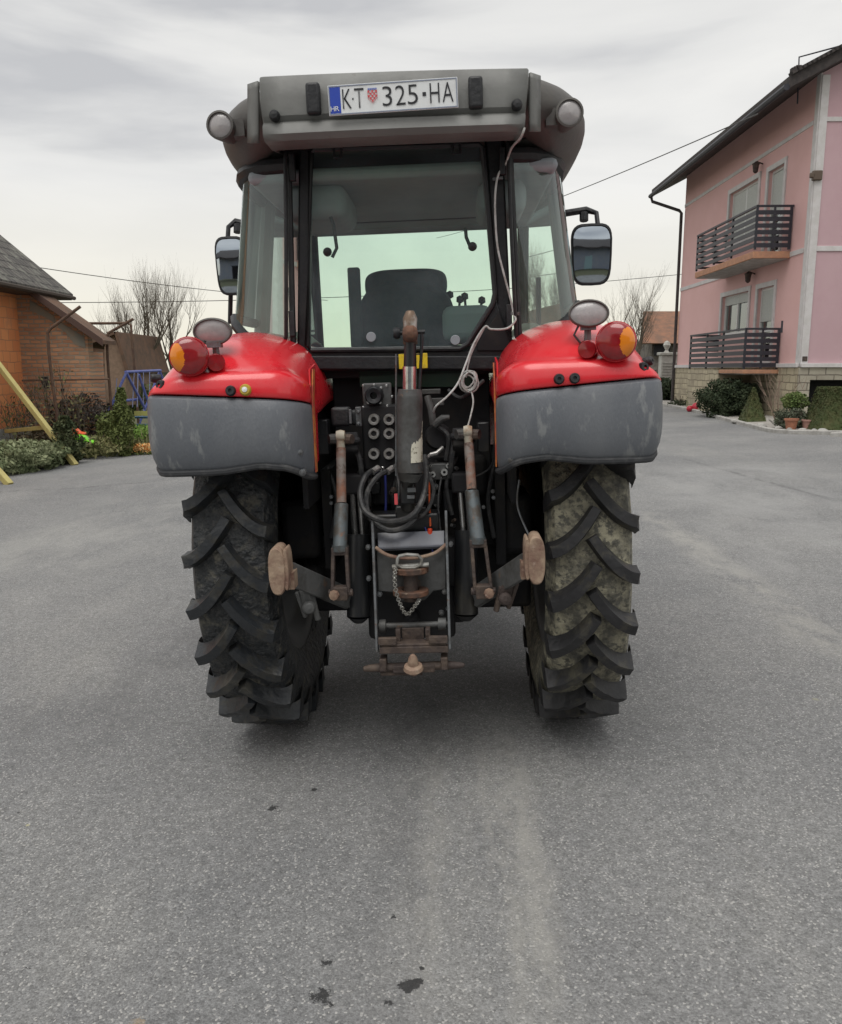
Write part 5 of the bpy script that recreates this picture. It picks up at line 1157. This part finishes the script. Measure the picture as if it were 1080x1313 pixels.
# building behind
b = MB(); D1 = 34
P_ = lambda u, v, D=D1: W(u, v, D)
b.prism([P_(112, 520), P_(165, 520), P_(158, 470), P_(157, 470), P_(150, 432), P_(112, 432)], (0, .4, 0)); 
o = thing('shed', 'brown brick shed with tiled roof behind the lean-to', 'building', (0, 0, 0))
bb = MB(); a0 = P_(138, 425); bb.prism([P_(134, 520), P_(162, 520), P_(161, 475), P_(146, 428), P_(138, 428), P_(134, 445)], (0, 5, 0)); obj('wall', bb, mat('shed_brown', (.20, .14, .10), .9, (.26, .18, .13), 6, bump=.5), o)
bb = MB(); bb.prism([P_(100, 466), P_(134, 466), P_(134, 448), P_(118, 446), P_(100, 446)], (0, .3, 0)); bb.prism([P_(100, 437, 33.8), P_(148, 425, 33.8), P_(148, 428, 33.8), P_(100, 447, 33.8)], (0, 4, 0)); bb.prism([P_(146, 425, 33.8), P_(150, 426, 33.8), P_(166, 478, 33.8), P_(161, 478, 33.8)], (0, 5.4, 0)); obj('roof', bb, farroof, o)
bb = MB(); bb.prism([P_(100, 505, 35), P_(136, 505, 35), P_(136, 466, 35), P_(100, 466, 35)], (0, .2, 0)); obj('dark_doorway', bb, darkin, o)
bb = MB(); bb.prism([P_(100, 520, 33.5), P_(134, 520, 33.5), P_(134, 492, 33.5), P_(100, 492, 33.5)], (0, .1, 0)); obj('low_wall', bb, mat('stained_wall', (.09, .08, .07), .9, (.2, .17, .14), 5), o)
# far right house
o = thing('far_house', 'low house with brown tiled roof beyond the yard, left of the pink house', 'house', (0, 0, 0)); D2 = 48
bb = MB(); bb.prism([P_(822, 440, D2), P_(900, 440, D2), P_(900, 399, D2+4), P_(826, 399, D2+4)], (0, .2, -.05)); obj('roof', bb, mat('brown_roof', (.26, .13, .08), .9, (.17, .10, .07), 2, bump=.4), o)
bb = MB(); bb.box(W(860, 458, D2+2.5)+Vector((0, 0, -.6)), (3.4, 4, 3.0)); obj('wall', bb, mat('far_wall', (.10, .09, .08), .9, (.22, .2, .18), 3), o)
bb = MB(); bb.box(W(849, 448, D2+.3), (.9, .1, .7)); obj('window', bb, darkin, o)
g_ = thing('garden_pillar', 'white stone pillar with slatted panel standing beside the drainpipe of the pink house', 'pillar', (W(857, 470, 36).x, 36, gz(11)))
bb = MB(); bb.box((0, 0, .9), (.75, .4, 1.8)); bb.box((0, 0, 1.86), (.9, .5, .12)); obj('shaft', bb, mat('white_masonry', (.50, .50, .46), .8, (.4, .39, .36), 6), g_, bev=.02)
bb = MB(); bb.lathe([(0, -.0), (.12, 0), (.06, .1), (.16, .3), (.10, .45), (.0, .5)], (-.1, 0, 1.92), (0, 0, 1), 12); obj('urn', bb, bpy.data.materials['white_masonry'], g_)
bb = MB(); [bb.box((0, -.21, .5+.12*i), (.6, .03, .03)) for i in range(9)]; obj('slatted_panel', bb, concrete, g_)
for i, (u, D, w, h) in enumerate(((846, 45, 1.2, 1.0), (858, 33, .7, .8), (830, 50, 1.6, 1.5), (800, 55, 3, 1.5))):
    plant('hedge', ('dark hedge behind the white pillar', 'dark low bush at the foot of the white pillar', 'dark hedge under the far brown roof', 'long dark hedge on the horizon right of the tractor')[i], 'hedge', (W(u, 480, D).x, D, gz(W(u, 480, D).x)), bush_fn((0, 0, h*.5), w, .8, h*.6, seed=i+20), 1500, .10, evg, 40+i)
for i, (u, D, w, h) in enumerate(((176, 60, 4.5, 2.2), (150, 40, 1.5, 1.0), (195, 36, 2.5, 1.2), (230, 50, 3, 1.8))):
    plant('hedge', ('distant dark hedge on the horizon left of the tractor', 'low hedge behind the blue play frame', 'green hedge beside the grey tractor fender', 'far hedge hidden mostly by the tractor')[i], 'hedge', (W(u, 480, D).x, D, gz(W(u, 480, D).x)), bush_fn((0, 0, h*.5), w, .8, h*.6, seed=i+30), 2200, .10, (evg, dry, grn, evg)[i], 50+i)
# ---------------------------------------------------------------- garden strip on the left
lawn = MB(); lr_ = []
for i in range(30):
    y = 9+i*.7; x1 = xl(y)
    lr_.append([Vector((x1-w, y, gz(x1-w)+.02+(.06 if w > .3 else 0))) for w in (0, .15, .35, 1, 2, 4)])
lawn.grid(lr_); struct(obj('garden_bed', lawn, soil, ang=180))
rs = random.Random(5); b = MB()
for i in range(9000):
    y = rs.uniform(12, 24); x = xl(y)-rs.random()**1.3*2.6; z = gz(x)+.05; hh = rs.uniform(.06, .28)*(1 if rs.random() < .8 else 1.5); a = rs.uniform(0, 6.28); w = .012; l = Vector((rs.gauss(0, .08), rs.gauss(0, .08), hh)); d = Vector((math.cos(a), math.sin(a), 0))*w
    q = Vector((x, y, z)); b.add([q-d, q+d, q+l+d*.3, q+l-d*.3], [(0, 1, 2, 3)])
tag(obj('tall_grass', b, mat('grass_blades', (.15, .18, .06), .8, (.26, .23, .12), 2.5, .4, .65), ang=180), 'rough grass and weeds along the edge of the asphalt on the left', 'grass', kind='stuff')
def lb_(name, label, u, D, w, h, n, sz, m, seed, shape='ball', d=None, group=None, zc=None, cat='shrub', lump=.3):
    x = W(u, 560, D).x; return plant(name, label, cat, (x, D, gz(x)+.04), bush_fn((0, 0, zc or h*.5), w, d or w, h*.55, shape, lump, seed), n, sz, m, seed)
lb_('conifer', 'small slim conifer at the garden edge in front of the blue play frame', 158, 17.0, .26, 1.32, 4200, .035, yel, 61, 'spire')
lb_('lavender_bush', 'spiky grey green bush at the left edge behind the yellow timber', 12, 14.6, .70, .52, 4500, .045, leafmat('lavender', (.32, .34, .20), (.15, .19, .09), 4), 62)
lb_('flower_bush', 'grey green bush right of the spiky bush at the asphalt edge', 45, 15.2, .55, .42, 2200, .05, leafmat('sage', (.17, .20, .10), (.10, .13, .055), 4), 63)
lb_('low_conifer', 'dark small conifer beside the foot of the yellow timber', 84, 15.8, .35, .85, 2600, .04, leafmat('dark_yew', (.035, .055, .02), (.07, .08, .03)), 64, 'spire')
lb_('brown_shrub', 'brown leafed shrub under the wooden crossbar', 60, 16.6, .5, .6, 1800, .05, leafmat('brownish', (.07, .05, .03), (.10, .08, .04)), 65)
lb_('weed_clump', 'yellowish weed clump between the green toy and the slim conifer', 125, 17.2, .8, .36, 2600, .05, dry, 66)
lb_('round_shrub', 'small yellow green round shrub left of the slim conifer', 143, 19, .32, .75, 1500, .045, yel, 67, zc=.45)
lb_('dark_shrub', 'wide dark purplish shrub behind the toys', 112, 20, .8, 1.2, 3500, .05, leafmat('dark_purple_brown', (.03, .022, .022), (.05, .04, .03)), 68)
lb_('lawn_clump', 'bright green grass clump behind the orange flowers', 185, 19.5, .8, .45, 2500, .05, leafmat('bright_lawn', (.14, .25, .04), (.11, .18, .03)), 69)
# bare stems along the barn wall
for i, (u, D, h) in enumerate(((14, 18.0, 1.2), (26, 18.6, 1.3), (48, 18.8, 1.6), (62, 18.9, 1.7), (86, 18.9, 1.9), (105, 19.2, 1.4), (38, 18.4, 1.1))):
    b = MB(); twigs(b, Vector((0, 0, 0)), h, 4, .22, .016, rs); x = W(u, 540, D).x; o = obj('vine_stem', b, barkm); o.location = (x, D, gz(x)); tag(o, 'bare leggy vine stems standing against the brick barn', 'vine', 'bare vines along the barn wall')
    b = MB(); leaves(b, 60, lambda r, h=h: Vector((r.gauss(0, .15), r.gauss(0, .15), r.uniform(.2, 1)*h)), .05, rs); obj('leaves', b, dry, o, 180)
# rusted clothes poles
rp_ = mat('rusty_pole', (.085, .05, .038), .8, (.13, .08, .05), 10)
def pole(label, pts, D, r=.035):
    b = MB(); P = [W(u, v, D) for u, v in pts[0]]; P.append(Vector((P[-1].x, D, gz(P[-1].x)-.2))); b.tube(P, r, 8)
    o = obj('pergola_pole', b, rp_); tag(o, label, 'pole', 'rusted bent poles in the garden'); return o
pole('bent rusty pole with raised arm in front of the brown brick wall', [[(103, 393), (84, 407), (65, 421), (61, 427), (63, 455), (67, 490), (73, 530)]], 18.4)
pole('bent rusty pole with long arm rising right, left of the blue play frame', [[(171, 409), (155, 418), (139, 427), (137, 434), (138, 460), (141, 500)]], 20.5)
pole('rusty pole with a level arm pointing left, behind the blue play frame', [[(111, 414.5), (140, 414.5), (164, 414), (168, 417), (170, 445), (175, 500)]], 22.5)
b = MB(); b.tube([W(28, 488, 19.2), W(140, 486, 19.8)], .02, 6); o = obj('horizontal_rail', b, rp_); tag(o, 'thin rusty rail running level across the old brick wall', 'rail')
for u in (122, 131): 
    pass
# blue play frame
blp = mat('blue_play_frame', (.085, .11, .38), .5, (.12, .15, .36), 12)
sw = thing('swing_set', 'blue metal A-frame swing set in the garden behind the conifer', 'swing set', W(160, 540, 21) * 1.0); sw.location.z = 0; so = Vector(sw.location)
b = MB(); D = 21.0
def ws_(u, v, D): return W(u, v, D)-so
for (a, c) in (((162, 478, 21), (126, 556, 20.4)), ((161, 476, 21), (186, 524, 21.6)), ((205, 476, 23), (178, 545, 22.5)), ((205, 476, 23), (232, 545, 23.6)), ((146, 515, 20.7), (178, 512, 21.5)), ((161, 477, 21), (206, 475, 23)), ((178, 480, 21.6), (195, 530, 22))): b.tube([ws_(*a), ws_(*c)], .035, 8)
obj('frame', b, blp, sw)
b = MB()
for (a, c) in (((172, 478, 21.4), (170, 522, 21.2)), ((177, 478, 21.5), (176, 522, 21.3)), ((184, 477, 21.9), (184, 530, 21.8)), ((192, 477, 22.2), (192, 530, 22.1)), ((150, 485, 20.9), (147, 520, 20.8))): b.tube([ws_(*a), ws_(*c)], .012, 5)
obj('chain', b, mat('light_blue_rope', (.25, .28, .45), .6), sw)
b = MB(); b.box(ws_(180, 535, 21.7), (.55, .25, .05)); b.box(ws_(185, 545, 21.7), (.5, .25, .06)); b.box(ws_(150, 522, 20.8), (.35, .25, .04)); obj('swing_seat', b, mat('teal_seat', (.05, .14, .25), .5), sw, bev=.01)
b = MB(); b.box(ws_(181, 530, 21.5), (.35, .05, .12)); obj('yellow_panel', b, mat('faded_yellow', (.45, .45, .15), .6), sw)
for k in range(6):
    bb = MB(); 
# toys, flowers
def blob(name, label, u, v, D, rx, rz, m, seed, cat, n=5):
    rs = random.Random(seed); b = MB(); c = W(u, v, D)
    for i in range(n):
        r = rs.uniform(.5, .9)*rz; o_ = Vector((rs.uniform(-1, 1)*rx*.7, rs.uniform(-.1, .1), rs.uniform(-.4, .4)*rz))
        b.lathe([(0, -r)]+[(r*1.5*math.sin(math.pi*k/8), -r*math.cos(math.pi*k/8)) for k in range(1, 8)]+[(0, r)], o_, (rs.uniform(-.3, .3), rs.uniform(-.3, .3), 1), 12)
    o = obj(name, b, m); o.location = c; return tag(o, label, cat)
def toycar(name, label, u, v, D, L, m, cat):
    e = thing(name, label, cat, W(u, v, D), .2); s = L
    b = MB(); b.prism([(-s, -.12, 0), (s, -.12, 0), (s, -.12, s*.25), (s*.5, -.12, s*.35), (s*.2, -.12, s*.7), (-s*.4, -.12, s*.75), (-s*.7, -.12, s*.4), (-s, -.12, s*.3)], (0, .26, 0)); obj('body', b, m, e, bev=.03, seg=3)
    for sx in (-.6, .6):
        b = MB(); b.lathe([(0, -.02), (s*.2, -.02), (s*.2, .02), (0, .02)], (sx*s, -.14, 0), (0, 1, 0), 14); obj('wheel', b, black, e)
    return e
toycar('toy_car', 'bright green plastic toy car lying in the weeds by the garden edge', 106, 570, 16.9, .27, mat('lime_plastic', (.22, .75, .02), .4), 'toy')
toycar('toy_truck', 'orange red plastic toy behind the bright green toy car', 97, 558, 17.4, .20, mat('orange_plastic', (.8, .12, .02), .4), 'toy')
e = thing('flower_clump', 'orange and cream flowers at the garden edge right of the slim conifer', 'flowers', (W(178, 577, 17.3).x, 17.3, gz(-6)+.02))
b = MB(); rs = random.Random(9); leaves(b, 900, lambda r: Vector((r.uniform(-.36, .36), r.uniform(-.15, .15), .04+.18*r.random()*math.exp(-0))), .035, rs); obj('petals', b, mat('orange_petals', (.75, .30, .06), .7, (.75, .60, .30), 14, .45, .55), e, 180)
b = MB(); leaves(b, 300, lambda r: Vector((r.uniform(-.4, .4), r.uniform(-.15, .15), .08*r.random())), .04, rs); obj('leaves', b, grn, e, 180)
# yellow timbers
wood = mat('yellow_treated_timber', (.48, .42, .16), .75, (.38, .32, .13), 3, .4, .7, bump=.2, stretch=(3, 3, .6), col3=(.2, .16, .06), s3=9, t3=.66)
pf = thing('timber_frame', 'pale yellow timber A-frame leg with crossbar standing on the asphalt edge', 'wooden frame', G(97, 596))
o_ = Vector(pf.location); ft = G(97, 597); up = W(-60, 392, ft.y+1.3); 
b = MB(); b.bar(ft-o_+Vector((0, 0, .0)), up-o_, .10, .10); obj('leg', b, wood, pf, bev=.008)
b = MB(); q = ft.lerp(up, .27); b.bar(W(60, 548, q.y-.02)-o_, W(8, 553, q.y+1.2)-o_, .08, .08); obj('crossbar', b, wood, pf, bev=.006)
ft2 = G(13, 622); b = MB(); b.bar(ft2-o_, W(-150, 440, ft2.y+1.2)-o_, .10, .10); obj('leg', b, wood, pf, bev=.008)
b = MB(); b.bar(up-o_, W(-150, 440, ft2.y+1.2)-o_, .10, .10); b.bar(up-o_, up-o_+Vector((-.6, .9, -2.6)), .10, .10); obj('top_beam', b, wood, pf, bev=.008)
rs = random.Random(77); b = MB()
def tl_fn(r):
    x = r.uniform(-170, 170); hh_ = 3.2+2.6*noise.noise(Vector((x*.06, 3, 0)))+1.6*noise.noise(Vector((x*.3, 7, 0)))
    return Vector((x, 125+r.uniform(-4, 4)+abs(x)*-.15, gz(x)-1.0+(hh_+1)*r.random()))
leaves(b, 26000, tl_fn, .42, rs)
tag(obj('distant_trees', b, leafmat('distant_tree_green', (.05, .055, .04), (.08, .075, .055), .3), ang=180), 'low line of far trees along the horizon', 'trees', kind='stuff')
# building behind the camera, seen in the mirrors
bb = thing('open_barn', 'large barn behind the viewer seen only in the tractor mirrors', 'building', (0, -17, gz(0)))
q = MB(); q.box((0, 0, 2.4), (22, .3, 4.8)); obj('wall', q, mat('barn_plaster', (.30, .33, .40), .9, (.34, .36, .40), 1), bb)
q = MB(); q.prism([(-12, 1.6, 4.6), (-12, -4, 7.6), (-12, -4, 7.9), (-12, 1.6, 4.9)], (24, 0, 0)); obj('roof', q, rooft, bb)
q = MB(); q.box((2.6, .17, 1.5), (1.8, .06, 3.0)); obj('door', q, mat('pale_blue_door', (.35, .50, .52), .7), bb)
q = MB(); q.box((-5.5, .17, 1.6), (3.2, .06, 3.1)); obj('door', q, darkin, bb)
# overhead cables
cab = mat('cable_grey', (.10, .10, .10), .6)
def wire(label, a, c, sag=.3, r=.012):
    a, c = Vector(a), Vector(c); b = MB(); b.tube([a.lerp(c, t/16)-Vector((0, 0, sag*4*(t/16)*(1-t/16))) for t in range(17)], r, 5); o = obj('overhead_cable', b, cab); tag(o, label, 'cable')
wire('overhead cable running to the eave of the pink house', W(560, 305, 60), W(972, 146, 20.5), .3, .015)
wire('overhead cable at the left crossing above the shed toward the bare trees', W(50, 343, 45), W(420, 385, 60), .2, .022)
wire('lower level cable across the left side behind the bare trees', W(60, 388, 45), W(900, 349, 60), .5, .022)
# ---------------------------------------------------------------- world, light, camera
w = bpy.data.worlds.new('World'); S.world = w; w.use_nodes = True; N, L = w.node_tree.nodes, w.node_tree.links
bg = N['Background']; sky = N.new('ShaderNodeTexSky'); sky.sky_type = 'NISHITA'; sky.sun_disc = False; sky.sun_elevation = R(68); sky.sun_rotation = R(200)
tc = N.new('ShaderNodeTexCoord'); sp = N.new('ShaderNodeSeparateXYZ'); L.new(tc.outputs['Generated'], sp.inputs[0])
mp = N.new('ShaderNodeMapping'); mp.inputs['Scale'].default_value = (1.3, 1.3, 6.5); mp.inputs['Location'].default_value = (.35, .2, .62); L.new(tc.outputs['Generated'], mp.inputs[0])
nz_ = N.new('ShaderNodeTexNoise'); nz_.inputs['Scale'].default_value = 1.5; nz_.inputs['Detail'].default_value = 7; nz_.inputs['Roughness'].default_value = .48; nz_.inputs['Distortion'].default_value = .35; L.new(mp.outputs[0], nz_.inputs[0])
cr = N.new('ShaderNodeValToRGB'); e = cr.color_ramp.elements; e[0].position = .34; e[0].color = (.46, .462, .47, 1); e[1].position = .62; e[1].color = (.73, .72, .695, 1); x = e.new(.47); x.color = (.645, .64, .625, 1); L.new(nz_.outputs['Fac'], cr.inputs[0])
# warm, brighter belt near the horizon
r1 = N.new('ShaderNodeMapRange'); r1.inputs[1].default_value = .20; r1.inputs[2].default_value = .02; r1.inputs[3].default_value = 0; r1.inputs[4].default_value = 1; L.new(sp.outputs[2], r1.inputs[0])
m1 = N.new('ShaderNodeMix'); m1.data_type = 'RGBA'; L.new(r1.outputs[0], m1.inputs[0]); L.new(cr.outputs[0], m1.inputs[6]); m1.inputs[7].default_value = (.735, .695, .585, 1)
mx2 = N.new('ShaderNodeVectorMath'); mx2.operation = 'SCALE'; mx2.inputs['Scale'].default_value = .08; L.new(sky.outputs[0], mx2.inputs[0])
m3 = N.new('ShaderNodeMix'); m3.data_type = 'RGBA'; m3.inputs[0].default_value = .93; L.new(mx2.outputs[0], m3.inputs[6]); L.new(m1.outputs[2], m3.inputs[7])
SKYS = N.new('ShaderNodeVectorMath'); SKYS.operation = 'SCALE'; SKYS.inputs['Scale'].default_value = 10.0; L.new(m3.outputs[2], SKYS.inputs[0]); L.new(SKYS.outputs[0], bg.inputs[0]); bg.inputs[1].default_value = .1
sd = bpy.data.lights.new('sun', 'SUN'); sd.energy = 1.5; sd.angle = R(45); sd.color = (1, .97, .92); so_ = bpy.data.objects.new('sun', sd); COL.objects.link(so_)
az, el = R(200), R(68)      # azimuth from +Y toward +X
dv = Vector((math.sin(az)*math.cos(el), math.cos(az)*math.cos(el), math.sin(el))); so_.rotation_euler = dv.to_track_quat('Z', 'Y').to_euler(); so_.location = (0, 0, 20)
cd = bpy.data.cameras.new('camera'); cam = bpy.data.objects.new('camera', cd); COL.objects.link(cam); S.camera = cam
cam.location = (0, 0, EYE); cam.rotation_euler = (R(90)-PIT, 0, 0); cd.sensor_fit = 'HORIZONTAL'; cd.sensor_width = 36; cd.lens = 36*F/1080; cd.clip_end = 3000; cd.clip_start = .05
S.view_settings.view_transform = 'Standard'; S.view_settings.look = 'None'; S.view_settings.gamma = 1; S.view_settings.exposure = .36
S.render.engine = 'CYCLES'; S.cycles.max_bounces = 8; S.cycles.transparent_max_bounces = 16
S.render.resolution_x = 842; S.render.resolution_y = 1024
